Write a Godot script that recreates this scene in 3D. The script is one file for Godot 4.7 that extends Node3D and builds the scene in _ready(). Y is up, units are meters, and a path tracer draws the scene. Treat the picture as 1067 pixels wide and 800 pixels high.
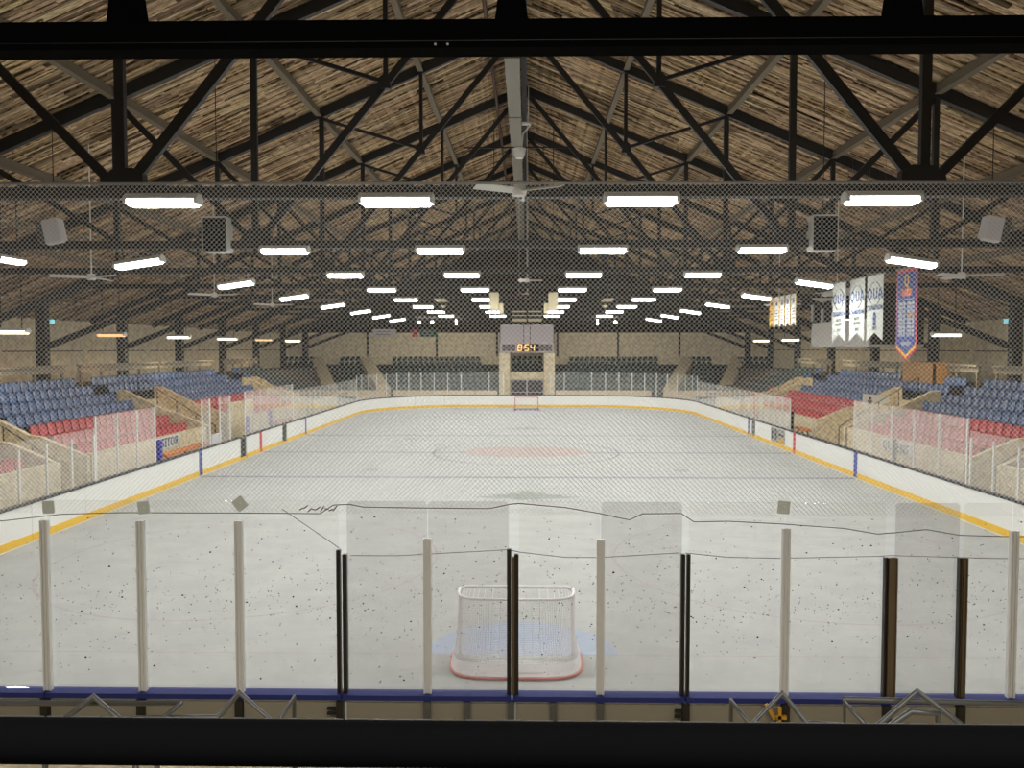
extends Node3D
# An ice rink seen from a dark gallery behind one end. y is up, the ice is y = 0, the camera looks along -z; D below means -z.

const CX := 0.1          # centre line of the rink
const HW := 12.95        # half its width
const DN := 9.4          # near boards
const DF := 70.4         # far boards
const RC := 8.5          # far corner radius
const RN := 6.4          # near corner radius
const BAY := 7.32
var M := {}
var names := {}
var rng := RandomNumberGenerator.new()
var shapes := {}

# ---------------------------------------------------------------- mesh builder
class MB:
	var v := PackedVector3Array()
	var n := PackedVector3Array()
	var c := PackedColorArray()
	var uv := PackedVector2Array()
	var col := Color.WHITE
	func tri(a: Vector3, b: Vector3, d: Vector3, nn: Vector3) -> void:
		if (b - a).cross(d - a).dot(nn) > 0.0:
			v.append(a); v.append(d); v.append(b)
		else:
			v.append(a); v.append(b); v.append(d)
		for i in 3:
			n.append(nn); c.append(col); uv.append(Vector2.ZERO)
	func quad(a: Vector3, b: Vector3, d: Vector3, e: Vector3, out: Vector3) -> void:
		var nn := (b - a).cross(d - a)
		if nn.length() < 1e-12: nn = (d - a).cross(e - a)
		if nn.length() < 1e-12: nn = out
		nn = nn.normalized()
		if nn.dot(out) < 0.0: nn = -nn
		tri(a, b, d, nn); tri(a, d, e, nn)
	func hexa(p: Array) -> void:   # eight corners: 0-3 one face in order, 4-7 the opposite face
		var m := Vector3.ZERO
		for q in p: m += q
		m /= 8.0
		for f in [[0, 1, 2, 3], [4, 5, 6, 7], [0, 1, 5, 4], [1, 2, 6, 5], [2, 3, 7, 6], [3, 0, 4, 7]]:
			var k: Vector3 = (p[f[0]] + p[f[1]] + p[f[2]] + p[f[3]]) / 4.0
			quad(p[f[0]], p[f[1]], p[f[2]], p[f[3]], k - m)
	func box(at: Vector3, s: Vector3, b := Basis()) -> void:
		var h := s / 2.0
		var p := []
		for z in [-h.z, h.z]:
			for q in [[-1, -1], [1, -1], [1, 1], [-1, 1]]:
				p.append(at + b * Vector3(q[0] * h.x, q[1] * h.y, z))
		hexa(p)
	func span(a: Vector3, b: Vector3) -> void:
		box((a + b) / 2.0, (b - a).abs())
	func cbox(at: Vector3, s: Vector3, k: float, b := Basis()) -> void:   # chamfered box
		var h := s / 2.0
		var ax := [Vector3.RIGHT, Vector3.UP, Vector3.BACK]
		for i in 3:
			var j := (i + 1) % 3
			var l := (i + 2) % 3
			for sg in [-1.0, 1.0]:
				var o: Vector3 = ax[i] * h[i] * sg
				var u: Vector3 = ax[j] * (h[j] - k)
				var w: Vector3 = ax[l] * (h[l] - k)
				quad(at + b * (o + u + w), at + b * (o - u + w), at + b * (o - u - w), at + b * (o + u - w), b * (ax[i] * sg))
				for s2 in [-1.0, 1.0]:
					var e1: Vector3 = ax[i] * h[i] * sg + ax[j] * (h[j] - k) * s2
					var e2: Vector3 = ax[i] * (h[i] - k) * sg + ax[j] * h[j] * s2
					quad(at + b * (e1 + w), at + b * (e1 - w), at + b * (e2 - w), at + b * (e2 + w), b * (ax[i] * sg + ax[j] * s2))
		for sx in [-1.0, 1.0]:
			for sy in [-1.0, 1.0]:
				for sz in [-1.0, 1.0]:
					var q := Vector3(sx, sy, sz)
					var a := q * (h - Vector3(0, k, k)); var d := q * (h - Vector3(k, 0, k)); var e := q * (h - Vector3(k, k, 0))
					tri(at + b * a, at + b * d, at + b * e, (b * q).normalized())
	func bar(a: Vector3, e: Vector3, w: float, h: float, up := Vector3.UP) -> void:
		var d := (e - a).normalized()
		var s := d.cross(up)
		if s.length() < 1e-3: s = d.cross(Vector3.BACK)
		s = s.normalized()
		var t := s.cross(d).normalized()
		var p := []
		for o in [a, e]:
			for q in [[-1, -1], [1, -1], [1, 1], [-1, 1]]:
				p.append(o + s * w * 0.5 * q[0] + t * h * 0.5 * q[1])
		hexa(p)
	func tube(pts: Array, r: float, sides := 8, closed := false) -> void:
		var rings := []
		var m := pts.size()
		var prev := Vector3.ZERO
		for i in m:
			var d: Vector3
			if closed: d = pts[(i + 1) % m] - pts[(i + m - 1) % m]
			elif i == 0: d = pts[1] - pts[0]
			elif i == m - 1: d = pts[m - 1] - pts[m - 2]
			else: d = (pts[i + 1] - pts[i]).normalized() + (pts[i] - pts[i - 1]).normalized()
			d = d.normalized()
			var s := prev - d * prev.dot(d)
			if s.length() < 1e-3:
				s = d.cross(Vector3.UP)
				if s.length() < 1e-2: s = d.cross(Vector3.RIGHT)
			s = s.normalized(); prev = s
			var t := d.cross(s)
			var ring := []
			for k in sides:
				var g := TAU * k / sides
				ring.append([pts[i] + (s * cos(g) + t * sin(g)) * r, s * cos(g) + t * sin(g)])
			rings.append(ring)
		for i in (m if closed else m - 1):
			var A: Array = rings[i]
			var B: Array = rings[(i + 1) % m]
			for k in sides:
				var l := (k + 1) % sides
				smooth(A[k], B[k], B[l]); smooth(A[k], B[l], A[l])
		if not closed:
			for e in [0, m - 1]:
				var R: Array = rings[e]
				var nn: Vector3 = (pts[0] - pts[1] if e == 0 else pts[m - 1] - pts[m - 2]).normalized()
				for k in range(1, sides - 1): tri(R[0][0], R[k][0], R[k + 1][0], nn)
	func smooth(a: Array, b: Array, d: Array) -> void:
		var nn: Vector3 = a[1] + b[1] + d[1]
		var f := [a, b, d]
		if (b[0] - a[0]).cross(d[0] - a[0]).dot(nn) > 0.0: f = [a, d, b]
		for q in f:
			v.append(q[0]); n.append(q[1]); c.append(col); uv.append(Vector2.ZERO)
	func prism(poly: Array, z0: float, z1: float, b := Basis(), o := Vector3.ZERO) -> void:   # outline in x, y pushed along z
		var pk := PackedVector2Array(poly)
		var idx := Geometry2D.triangulate_polygon(pk)
		for k in range(0, idx.size(), 3):
			for z in [z0, z1]:
				var q := []
				for i in 3: q.append(o + b * Vector3(pk[idx[k + i]].x, pk[idx[k + i]].y, z))
				tri(q[0], q[1], q[2], (b * Vector3(0, 0, 1.0 if z == maxf(z0, z1) else -1.0)).normalized())
		var cw := Geometry2D.is_polygon_clockwise(pk)
		for i in pk.size():
			var p := pk[i]
			var q2 := pk[(i + 1) % pk.size()]
			var e := (q2 - p).normalized()
			var out := Vector3(e.y, -e.x, 0) * (-1.0 if cw else 1.0)
			quad(o + b * Vector3(p.x, p.y, z0), o + b * Vector3(q2.x, q2.y, z0), o + b * Vector3(q2.x, q2.y, z1), o + b * Vector3(p.x, p.y, z1), b * out)
	func lathe(prof: Array, sides: int, o: Vector3, b := Basis()) -> void:   # (radius, height)
		for i in prof.size() - 1:
			for k in sides:
				var p := []
				for q in [[i, k], [i + 1, k], [i + 1, k + 1], [i, k + 1]]:
					var g: float = TAU * q[1] / sides
					p.append(o + b * Vector3(prof[q[0]].x * cos(g), prof[q[0]].y, prof[q[0]].x * sin(g)))
				var gm := TAU * (k + 0.5) / sides
				var e: Vector2 = prof[i + 1] - prof[i]
				quad(p[0], p[1], p[2], p[3], b * Vector3(e.y * cos(gm), -e.x, e.y * sin(gm)))
	func sheet(a: Vector3, ux: Vector3, uy: Vector3, out: Vector3) -> void:   # a rectangle with texture coordinates, top left at a
		var k := v.size()
		quad(a, a + ux, a + ux + uy, a + uy, out)
		for i in range(k, v.size()):
			var d := v[i] - a
			uv[i] = Vector2(d.dot(ux) / ux.length_squared(), d.dot(uy) / uy.length_squared())
	func mesh() -> ArrayMesh:
		var arr := []
		arr.resize(Mesh.ARRAY_MAX)
		arr[Mesh.ARRAY_VERTEX] = v; arr[Mesh.ARRAY_NORMAL] = n; arr[Mesh.ARRAY_COLOR] = c; arr[Mesh.ARRAY_TEX_UV] = uv
		var m := ArrayMesh.new()
		m.add_surface_from_arrays(Mesh.PRIMITIVE_TRIANGLES, arr)
		return m

# ---------------------------------------------------------------- naming and grouping
func numbered(called: String) -> String:
	var k: int = names.get(called, 0)
	names[called] = k + 1
	return called if k == 0 else "%s_%03d" % [called, k]

func thing(called: String, label: String, category: String, at := Vector3.ZERO, group := "") -> Node3D:
	var o := Node3D.new()
	o.name = numbered(called)
	add_child(o)
	o.position = at
	o.set_meta("label", label); o.set_meta("category", category)
	if group: o.set_meta("group", group)
	return o

func part(called: String, mb, m: Material, parent: Node3D, kind := "") -> MeshInstance3D:
	var o := MeshInstance3D.new()
	o.name = called
	o.mesh = mb.mesh() if mb is MB else mb
	o.material_override = m
	parent.add_child(o, true)
	if kind: o.set_meta("kind", kind)
	return o

func struct(called: String, label: String, mb: MB, m: Material) -> MeshInstance3D:
	var o := MeshInstance3D.new()
	o.name = numbered(called)
	o.mesh = mb.mesh(); o.material_override = m
	add_child(o)
	o.set_meta("kind", "structure"); o.set_meta("label", label)
	return o

func lettering(s: String, size: float, m: Material, parent: Node3D, at: Vector3, b := Basis(), squeeze := 1.0, weight := 700) -> void:
	var t := TextMesh.new()
	var f := SystemFont.new()
	f.font_names = PackedStringArray(["Droid Sans"]); f.font_weight = weight
	t.font = f; t.text = s; t.font_size = 32; t.pixel_size = size / 32.0; t.depth = 0.006; t.curve_step = 4.0
	t.horizontal_alignment = HORIZONTAL_ALIGNMENT_CENTER; t.vertical_alignment = VERTICAL_ALIGNMENT_CENTER
	var o := MeshInstance3D.new()
	o.name = "lettering"; o.mesh = t; o.material_override = m
	parent.add_child(o, true)
	o.transform = Transform3D(b.scaled_local(Vector3(squeeze, 1, 1)), at)

func nth(k: int) -> String:
	return ["first", "second", "third", "fourth", "fifth", "sixth", "seventh", "eighth", "ninth", "tenth", "eleventh", "twelfth"][k] if k < 12 else "%d%s" % [k + 1, "st" if k % 10 == 0 and k != 10 else "nd" if k % 10 == 1 else "rd" if k % 10 == 2 else "th"]

# ---------------------------------------------------------------- materials
func mat(called: String, c: Color, rough := 0.6, metal := 0.0, spec := 0.5) -> StandardMaterial3D:
	var m := StandardMaterial3D.new()
	m.resource_name = called
	m.albedo_color = c; m.roughness = rough; m.metallic = metal; m.metallic_specular = spec
	M[called] = m
	return m

func noise_tex(freq: float, lo: Color, hi: Color, sd: int, oct := 4, normal := false) -> NoiseTexture2D:
	var f := FastNoiseLite.new()
	f.seed = sd; f.frequency = freq; f.fractal_octaves = oct
	var t := NoiseTexture2D.new()
	t.width = 512; t.height = 512; t.seamless = true; t.noise = f
	if normal:
		t.as_normal_map = true; t.bump_strength = 4.0
	else:
		var g := Gradient.new()
		g.set_color(0, lo); g.set_color(1, hi); g.set_offset(0, 0.25); g.set_offset(1, 0.75)
		t.color_ramp = g
	return t

func grain(m: StandardMaterial3D, t: Texture2D, s: Vector3) -> void:
	m.albedo_texture = t; m.uv1_triplanar = true; m.uv1_world_triplanar = true; m.uv1_scale = s

func materials() -> void:
	var cloudy := noise_tex(0.012, Color(0.86, 0.86, 0.86), Color(1, 1, 1), 3)
	var blotch := noise_tex(0.02, Color(0.8, 0.79, 0.77), Color(1, 1, 1), 8, 5)
	var streak := noise_tex(0.03, Color(0.55, 0.5, 0.45), Color(1, 1, 1), 5, 5)
	var ice := mat("ice", Color(0.675, 0.685, 0.675), 0.85, 0.0, 0.12)
	grain(ice, noise_tex(0.01, Color(0.965, 0.965, 0.97), Color(1, 1, 1), 12, 5), Vector3(0.11, 0.11, 0.16))
	var wood := mat("roof_boards", Color(1, 1, 1), 0.85, 0.0, 0.2)
	wood.vertex_color_use_as_albedo = true
	grain(wood, streak, Vector3(0.22, 0.22, 3.0))
	var con := mat("concrete", Color(0.9, 0.84, 0.7), 0.85)
	grain(con, blotch, Vector3(0.35, 0.35, 0.35))
	con = mat("wall_paint", Color(0.93, 0.87, 0.73), 0.8)
	grain(con, cloudy, Vector3(0.3, 0.3, 0.3))
	con = mat("dark_concrete", Color(0.33, 0.32, 0.31), 0.9)
	grain(con, blotch, Vector3(0.5, 0.5, 0.5))
	mat("tan_panel", Color(0.92, 0.82, 0.68), 0.7)
	mat("board_white", Color(0.88, 0.885, 0.87), 0.35)
	mat("kick_yellow", Color(0.9, 0.72, 0.17), 0.45)
	mat("cap_blue", Color(0.12, 0.16, 0.42), 0.8)
	mat("cap_navy", Color(0.12, 0.12, 0.17), 0.5)
	mat("line_blue", Color(0.16, 0.25, 0.6), 0.5)
	mat("line_red", Color(0.78, 0.16, 0.2), 0.5)
	mat("truss_steel", Color(0.17, 0.165, 0.16), 0.6)
	mat("black_steel", Color(0.055, 0.055, 0.06), 0.45)
	mat("black_paint", Color(0.05, 0.05, 0.055), 0.95, 0.0, 0.1)
	mat("purlin_wood", Color(0.46, 0.42, 0.35), 0.8)
	mat("duct_metal", Color(0.52, 0.5, 0.45), 0.5, 0.3)
	mat("pipe_brown", Color(0.33, 0.22, 0.16), 0.6)
	mat("terrace_dark", Color(0.17, 0.18, 0.18), 0.9)
	mat("back_sheet", Color(0.56, 0.53, 0.46), 0.8)
	mat("lamp_white", Color(0.85, 0.85, 0.83), 0.4)
	mat("aluminium", Color(0.86, 0.86, 0.85), 0.45, 0.15)
	mat("bronze_steel", Color(0.2, 0.18, 0.16), 0.4, 0.5)
	mat("brown_steel", Color(0.42, 0.36, 0.27), 0.45, 0.3)
	mat("grey_steel", Color(0.4, 0.4, 0.39), 0.4, 0.5)
	mat("dark_panel", Color(0.13, 0.13, 0.135), 0.6)
	mat("net_cord", Color(0.92, 0.92, 0.9), 0.5)
	M.net_cord.backlight_enabled = true
	M.net_cord.backlight = Color(0.85, 0.85, 0.85)
	mat("dark_cord", Color(0.08, 0.08, 0.08), 0.7)
	mat("cable", Color(0.6, 0.6, 0.6), 0.4, 0.4)
	mat("seat_blue", Color(0.09, 0.25, 0.46), 0.28)
	mat("seat_red", Color(0.68, 0.12, 0.15), 0.28)
	mat("seat_green", Color(0.08, 0.19, 0.19), 0.4)
	mat("orange_wood", Color(0.78, 0.43, 0.14), 0.5)
	mat("booth_wood", Color(0.72, 0.53, 0.28), 0.6)
	mat("white_board", Color(0.84, 0.85, 0.86), 0.5)
	mat("ink", Color(0.05, 0.05, 0.06), 0.6)
	mat("blue_pad", Color(0.15, 0.18, 0.62), 0.55)
	mat("red_pad", Color(0.7, 0.1, 0.14), 0.55)
	mat("mauve_panel", Color(0.8, 0.77, 0.8), 0.5)
	mat("cream", Color(0.95, 0.9, 0.74), 0.5)
	mat("speaker_black", Color(0.05, 0.05, 0.055), 0.85)
	mat("booth_grey", Color(0.82, 0.82, 0.8), 0.6)
	mat("green_sign", Color(0.12, 0.32, 0.26), 0.6)
	mat("goal_white", Color(0.9, 0.89, 0.9), 0.6)
	mat("goal_red", Color(0.66, 0.14, 0.14), 0.4)
	mat("goal_base", Color(0.72, 0.42, 0.4), 0.5)
	mat("fan_white", Color(0.92, 0.92, 0.9), 0.5)
	mat("gate_yellow", Color(0.78, 0.58, 0.16), 0.5)
	mat("banner_white", Color(0.8, 0.82, 0.79), 0.7)
	mat("banner_blue", Color(0.16, 0.24, 0.52), 0.7)
	mat("banner_gold", Color(0.9, 0.7, 0.2), 0.7)
	mat("ink_blue", Color(0.15, 0.27, 0.5), 0.7)
	mat("ink_grey", Color(0.4, 0.42, 0.42), 0.7)
	mat("print_grey", Color(0.55, 0.55, 0.53), 0.5)
	mat("print_pink", Color(0.645, 0.595, 0.575), 0.85, 0.0, 0.12)
	mat("print_blue", Color(0.62, 0.66, 0.725), 0.85, 0.0, 0.12)
	mat("print_rose", Color(0.65, 0.63, 0.63), 0.85, 0.0, 0.12)
	mat("rubber", Color(0.03, 0.03, 0.03), 0.8)
	for g in [["near_glass", Color(0.8, 0.82, 0.8, 0.03)], ["near_glass_scuffed", Color(0.62, 0.6, 0.62, 0.13)], ["side_glass", Color(0.88, 0.85, 0.83, 0.14)], ["low_glass", Color(0.88, 0.87, 0.84, 0.09)], ["far_glass", Color(0.8, 0.84, 0.84, 0.05)], ["window_glass", Color(0.3, 0.32, 0.34, 0.35)]]:
		var m := mat(g[0], g[1], 0.05)
		m.transparency = BaseMaterial3D.TRANSPARENCY_ALPHA
	glowing("tube_glow", Color(1, 0.99, 0.98), 45.0)
	glowing("tube_warm", Color(1, 0.93, 0.78), 5.0)
	glowing("tube_orange", Color(1, 0.7, 0.42), 1.6)
	glowing("clock_glow", Color(1, 0.72, 0.08), 1.3)
	glowing("exit_glow", Color(0.35, 0.85, 0.9), 0.9)

func glowing(called: String, c: Color, e: float) -> void:
	var m := mat(called, Color(0.9, 0.9, 0.9), 0.5)
	m.emission_enabled = true; m.emission = c; m.emission_energy_multiplier = e

func roof_y(x: float) -> float:
	return 16.8 - 0.425 * absf(x)

func truss_d(k: int) -> float:
	return BAY * k + 0.2

# ---------------------------------------------------------------- build
func _ready() -> void:
	rng.seed = 7
	var cam := Camera3D.new()
	cam.name = "camera"
	cam.position = Vector3(0.14, 5.1, 0)
	cam.rotation_degrees = Vector3(-2.4925, 1.0437, 0)
	cam.fov = rad_to_deg(2.0 * atan(400.0 / 850.0))
	cam.near = 0.05; cam.far = 200.0; cam.current = true
	add_child(cam)
	var we := WorldEnvironment.new()
	we.name = "environment"
	var env := Environment.new()
	env.background_mode = Environment.BG_COLOR
	env.background_color = Color(0, 0, 0)
	env.tonemap_mode = Environment.TONE_MAPPER_LINEAR
	env.tonemap_exposure = 1.0
	env.sdfgi_enabled = true; env.ssao_enabled = true; env.ssil_enabled = true
	we.environment = env
	add_child(we)
	materials()
	shell()
	for k in range(1, 12): truss(k)
	purlins()
	stands()
	boards()
	ice_marks()
	lamps()
	near_glass()
	side_glass()
	far_end()
	safety_net()
	goals()
	seats()
	sides()
	ceiling_things()
	gallery()

# ---------------------------------------------------------------- room shell
func rounded(off: float, steps: int) -> Array:
	var out := []
	var hw := HW + off
	var z0 := -(DN - off)
	var z1 := -(DF + off)
	var f := RC + off
	var m := RN + off
	for q in [[1, z0 - m, 0.0, CX + hw - m, m], [1, z1 + f, 3.0, CX + hw - f, f], [-1, z1 + f, 2.0, CX - hw + f, f], [-1, z0 - m, 1.0, CX - hw + m, m]]:
		var r: float = q[4]
		var a0: float = {0.0: PI / 2, 3.0: 0.0, 2.0: -PI / 2, 1.0: PI}[q[2]]
		for i in steps + 1:
			var g: float = a0 - (PI / 2) * i / steps
			out.append(Vector2(q[3] + r * cos(g), q[1] + r * sin(g)))
	return out

func shell() -> void:
	var b := MB.new()
	b.span(Vector3(-24.4, -0.35, 5.3), Vector3(24.4, -0.05, -82.3))
	struct("floor", "grey concrete floor under and around the ice rink", b, M.dark_concrete)
	b = MB.new()
	var B := Basis(Vector3.RIGHT, Vector3(0, 0, 1), Vector3(0, -1, 0))   # outline x, z laid flat
	b.prism(rounded(0.02, 14), 0.0, 0.045, B)
	var icefloor := struct("floor", "pale scratched sheet of ice filling the rink", b, M.ice)
	icefloor.set_meta("kind", "structure")
	# roof: boards on edge from ridge to eave, each a little proud or shy of the next
	var under := []
	for s in [-1.0, 1.0]:
		b = MB.new()
		under.append(b)
		var z := 5.0
		while z > -82.0:
			var w := rng.randf_range(0.05, 0.15)
			var x := rng.randf_range(0.0, 3.0)
			var x0 := 0.0
			while x0 < 24.3:
				var x1 := minf(x, 24.3)
				if x1 > x0 + 0.05:
					var drop := rng.randf_range(0.0, 0.03) + (0.05 if rng.randf() < 0.2 else 0.0)
					var t := rng.randf_range(0.3, 1.1)
					if rng.randf() < 0.16: t *= 0.35
					b.col = Color(1.05 * t, 0.8 * t * rng.randf_range(0.96, 1.04), 0.52 * t * rng.randf_range(0.9, 1.1))
					var y0 := roof_y(x0) - drop
					var y1 := roof_y(x1) - drop
					var p := []
					for q in [[x0, y0, z - 0.004], [x1, y1, z - 0.004], [x1, y1, z - w], [x0, y0, z - w]]: p.append(Vector3(q[0] * s, q[1], q[2]))
					for q in [[x0, roof_y(x0) + 0.08], [x1, roof_y(x1) + 0.08]]:
						p.append(Vector3(q[0] * s, q[1], z - 0.004))
					b.quad(p[0], p[1], p[2], p[3], Vector3.DOWN)
					b.quad(p[0], p[1], p[5], p[4], Vector3.BACK)
					var d := Vector3(0, 0, -w + 0.004)
					b.quad(p[3], p[2], p[5] + d, p[4] + d, Vector3.FORWARD)
					b.quad(p[1], p[2], p[5] + d, p[5], Vector3(s, 0, 0))
					b.quad(p[0], p[3], p[4] + d, p[4], Vector3(-s, 0, 0))
				x0 = x1
				x = x0 + rng.randf_range(0.5, 3.0)
			z -= w
	b = MB.new()
	b.col = Color(0.05, 0.035, 0.025)
	b.prism([Vector2(-24.5, roof_y(24.5) + 0.06), Vector2(0, roof_y(0) + 0.06), Vector2(0, roof_y(0) + 0.36), Vector2(-24.5, roof_y(24.5) + 0.36)], 5.3, -82.3)
	var ceil := struct("ceiling", "left slope of the pitched timber roof over the rink", b, M.roof_boards)
	b = MB.new()
	b.col = Color(0.05, 0.035, 0.025)
	b.prism([Vector2(0, roof_y(0) + 0.06), Vector2(24.5, roof_y(24.5) + 0.06), Vector2(24.5, roof_y(24.5) + 0.36), Vector2(0, roof_y(0) + 0.36)], 5.3, -82.3)
	var ceil2 := struct("ceiling", "right slope of the pitched timber roof over the rink", b, M.roof_boards)
	part("roof_plank", under[0], M.roof_boards, ceil, "stuff")
	part("roof_plank", under[1], M.roof_boards, ceil2, "stuff")
	# side walls with a change of paint, end walls
	for s in [-1.0, 1.0]:
		b = MB.new()
		b.span(Vector3(s * 24.0, -0.05, 5.3), Vector3(s * 24.4, 6.7, -82.3))
		var w := struct("wall_left" if s < 0 else "wall_right", "beige back wall behind the %s stand" % ("left" if s < 0 else "right"), b, M.wall_paint)
		b = MB.new()
		for k in range(1, 11):
			b.span(Vector3(s * 23.94, 4.93, -truss_d(k) - 0.3), Vector3(s * 24.01, 5.0, -truss_d(k + 1) + 0.3))
		part("trim", b, M.brown_steel, w)
	b = MB.new()
	var gable := [Vector2(-24.2, 6.68), Vector2(24.2, 6.68), Vector2(24.2, roof_y(24.2) + 0.2), Vector2(0, roof_y(0) + 0.2), Vector2(-24.2, roof_y(24.2) + 0.2)]
	b.col = Color(0.06, 0.045, 0.04)
	b.prism(gable, -82.0, -82.3)
	struct("wall_far_gable", "dark timber gable above the beige end wall", b, M.roof_boards)
	b = MB.new()
	b.span(Vector3(-24.2, -0.05, -82.04), Vector3(24.2, 6.68, -82.3))
	var fw := struct("wall_far", "beige end wall behind the far stands", b, M.wall_paint)
	var xs := [-22.0, -15.9, -8.93, -2.85, 3.22, 9.27, 15.4, 22.0]
	for i in xs.size() - 1:
		b = MB.new()
		b.span(Vector3(xs[i] + 0.12, 4.95, -81.98), Vector3(xs[i + 1] - 0.12, 6.6 if i > 1 else 6.15, -82.05))
		part("wall_panel", b, M.wall_paint, fw)
	for x in xs:
		b = MB.new()
		b.span(Vector3(x - 0.1, 4.3, -81.9), Vector3(x + 0.1, 6.68, -82.05))
		part("post", b, M.truss_steel, fw)
	b = MB.new()
	var gab := [Vector2(-24.2, -0.05), Vector2(24.2, -0.05), Vector2(24.2, roof_y(24.2) + 0.2), Vector2(0, roof_y(0) + 0.2), Vector2(-24.2, roof_y(24.2) + 0.2)]
	b.prism(gab, 5.0, 5.3)
	struct("wall_near", "dark wall behind the viewing gallery", b, M.dark_concrete)

# ---------------------------------------------------------------- roof trusses
func truss(k: int) -> void:
	var z := -truss_d(k)
	var lab: String = ("black steel roof truss closest to the viewer, its chord crossing the top" if k == 1 else "black steel roof truss, the %s back from the viewer" % nth(k - 1))
	var t := thing("roof_truss", lab, "roof truss", Vector3(0, 0, z), "roof trusses")
	var m: Material = M.black_paint if k == 1 else M.truss_steel
	var b: MB
	var key := "truss%d" % (1 if k == 1 else 2)
	var spec := []
	spec.append(["bottom_chord", Vector3(-19.9, 7.91, 0), Vector3(19.9, 7.91, 0), 0.24, 0.2 if k > 1 else 0.25])
	for s in [-1.0, 1.0]:
		spec.append(["rafter", Vector3(0, roof_y(0) - 0.22, 0), Vector3(s * 23.6, roof_y(23.6) - 0.22, 0), 0.17, 0.33])
		spec.append(["post", Vector3(s * 7.22, 8.0, 0), Vector3(s * 7.22, roof_y(7.22) - 0.3, 0), 0.17, 0.12])
		spec.append(["diagonal", Vector3(s * 7.1, 8.05, 0), Vector3(s * 0.12, 16.45, 0), 0.11, 0.19])
		spec.append(["diagonal", Vector3(s * 7.35, 8.05, 0), Vector3(s * 11.0, roof_y(11.0) - 0.35, 0), 0.1, 0.16])
		spec.append(["post", Vector3(s * 3.65, 12.2, 0), Vector3(s * 3.65, roof_y(3.65) - 0.3, 0), 0.12, 0.12])
		spec.append(["strut", Vector3(s * 3.7, 12.25, 0), Vector3(s * 7.15, roof_y(7.2) - 0.45, 0), 0.1, 0.1])
		spec.append(["post", Vector3(s * 11.0, 8.0, 0), Vector3(s * 11.0, roof_y(11) - 0.3, 0), 0.14, 0.14])
		spec.append(["diagonal", Vector3(s * 11.1, 8.05, 0), Vector3(s * 14.7, roof_y(14.7) - 0.35, 0), 0.1, 0.14])
		spec.append(["post", Vector3(s * 14.7, 8.0, 0), Vector3(s * 14.7, roof_y(14.7) - 0.3, 0), 0.12, 0.12])
		spec.append(["knee_brace", Vector3(s * 21.8, 5.15, 0), Vector3(s * 14.8, 7.82, 0), 0.2, 0.26])
		spec.append(["column", Vector3(s * 21.9, 3.3, 0), Vector3(s * 21.9, roof_y(21.9) - 0.3, 0), 0.42, 0.42])
		if k == 1:
			spec.append(["post", Vector3(s * 3.5, 8.0, 0), Vector3(s * 3.5, 12.3, 0), 0.2, 0.2])
	if k == 1:
		spec.append(["post", Vector3(0, 8.0, 0), Vector3(0, 16.4, 0), 0.18, 0.18])
	for i in spec.size():
		var sk := "%s%d" % [key, i]
		if not shapes.has(sk):
			b = MB.new()
			b.bar(spec[i][1], spec[i][2], spec[i][3], spec[i][4], Vector3.BACK if spec[i][0] == "post" or spec[i][0] == "column" else Vector3.UP)
			shapes[sk] = b.mesh()
		part(spec[i][0], shapes[sk], m, t)
	var gk := key + "gusset"
	if not shapes.has(gk):
		for s in [0, 1]:
			var q := -1.0 if s == 0 else 1.0
			b = MB.new()
			var out := [Vector2(q * 6.78, 8.0), Vector2(q * 7.6, 8.0), Vector2(q * 7.56, 8.18), Vector2(q * 7.35, 8.34), Vector2(q * 6.98, 8.36), Vector2(q * 6.8, 8.26)]
			b.prism(out, -0.1, 0.1)
			shapes[gk + str(s)] = b.mesh()
			b = MB.new()
			b.prism([Vector2(q * 3.5, 12.05), Vector2(q * 3.8, 12.05), Vector2(q * 3.86, 12.3), Vector2(q * 3.72, 12.42), Vector2(q * 3.56, 12.42)], -0.11, 0.11)
			shapes[gk + str(s + 2)] = b.mesh()
		shapes[gk] = true
	for s in 4: part("gusset_plate", shapes[gk + str(s)], m, t)
	if k == 1:
		for x in [-3.5, 0.0, 3.5]:
			b = MB.new()
			b.prism([Vector2(x - 0.15, 8.02), Vector2(x + 0.15, 8.02), Vector2(x + 0.1, 8.4), Vector2(x - 0.1, 8.4)], -0.11, 0.11)
			part("gusset_plate", b, m, t)
		b = MB.new()
		b.span(Vector3(-19, 7.84, 0.12), Vector3(19, 7.846, 0.128))
		part("flange_lip", b, M.bronze_steel, t)
		for x in [-0.68, -0.57]:
			b = MB.new()
			b.lathe([Vector2(0, 0.012), Vector2(0.011, 0.008), Vector2(0.012, 0)], 8, Vector3(x, 7.815, 0.12), Basis(Vector3.RIGHT, PI / 2))
			part("bolt", b, M.lamp_white, t)

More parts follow.
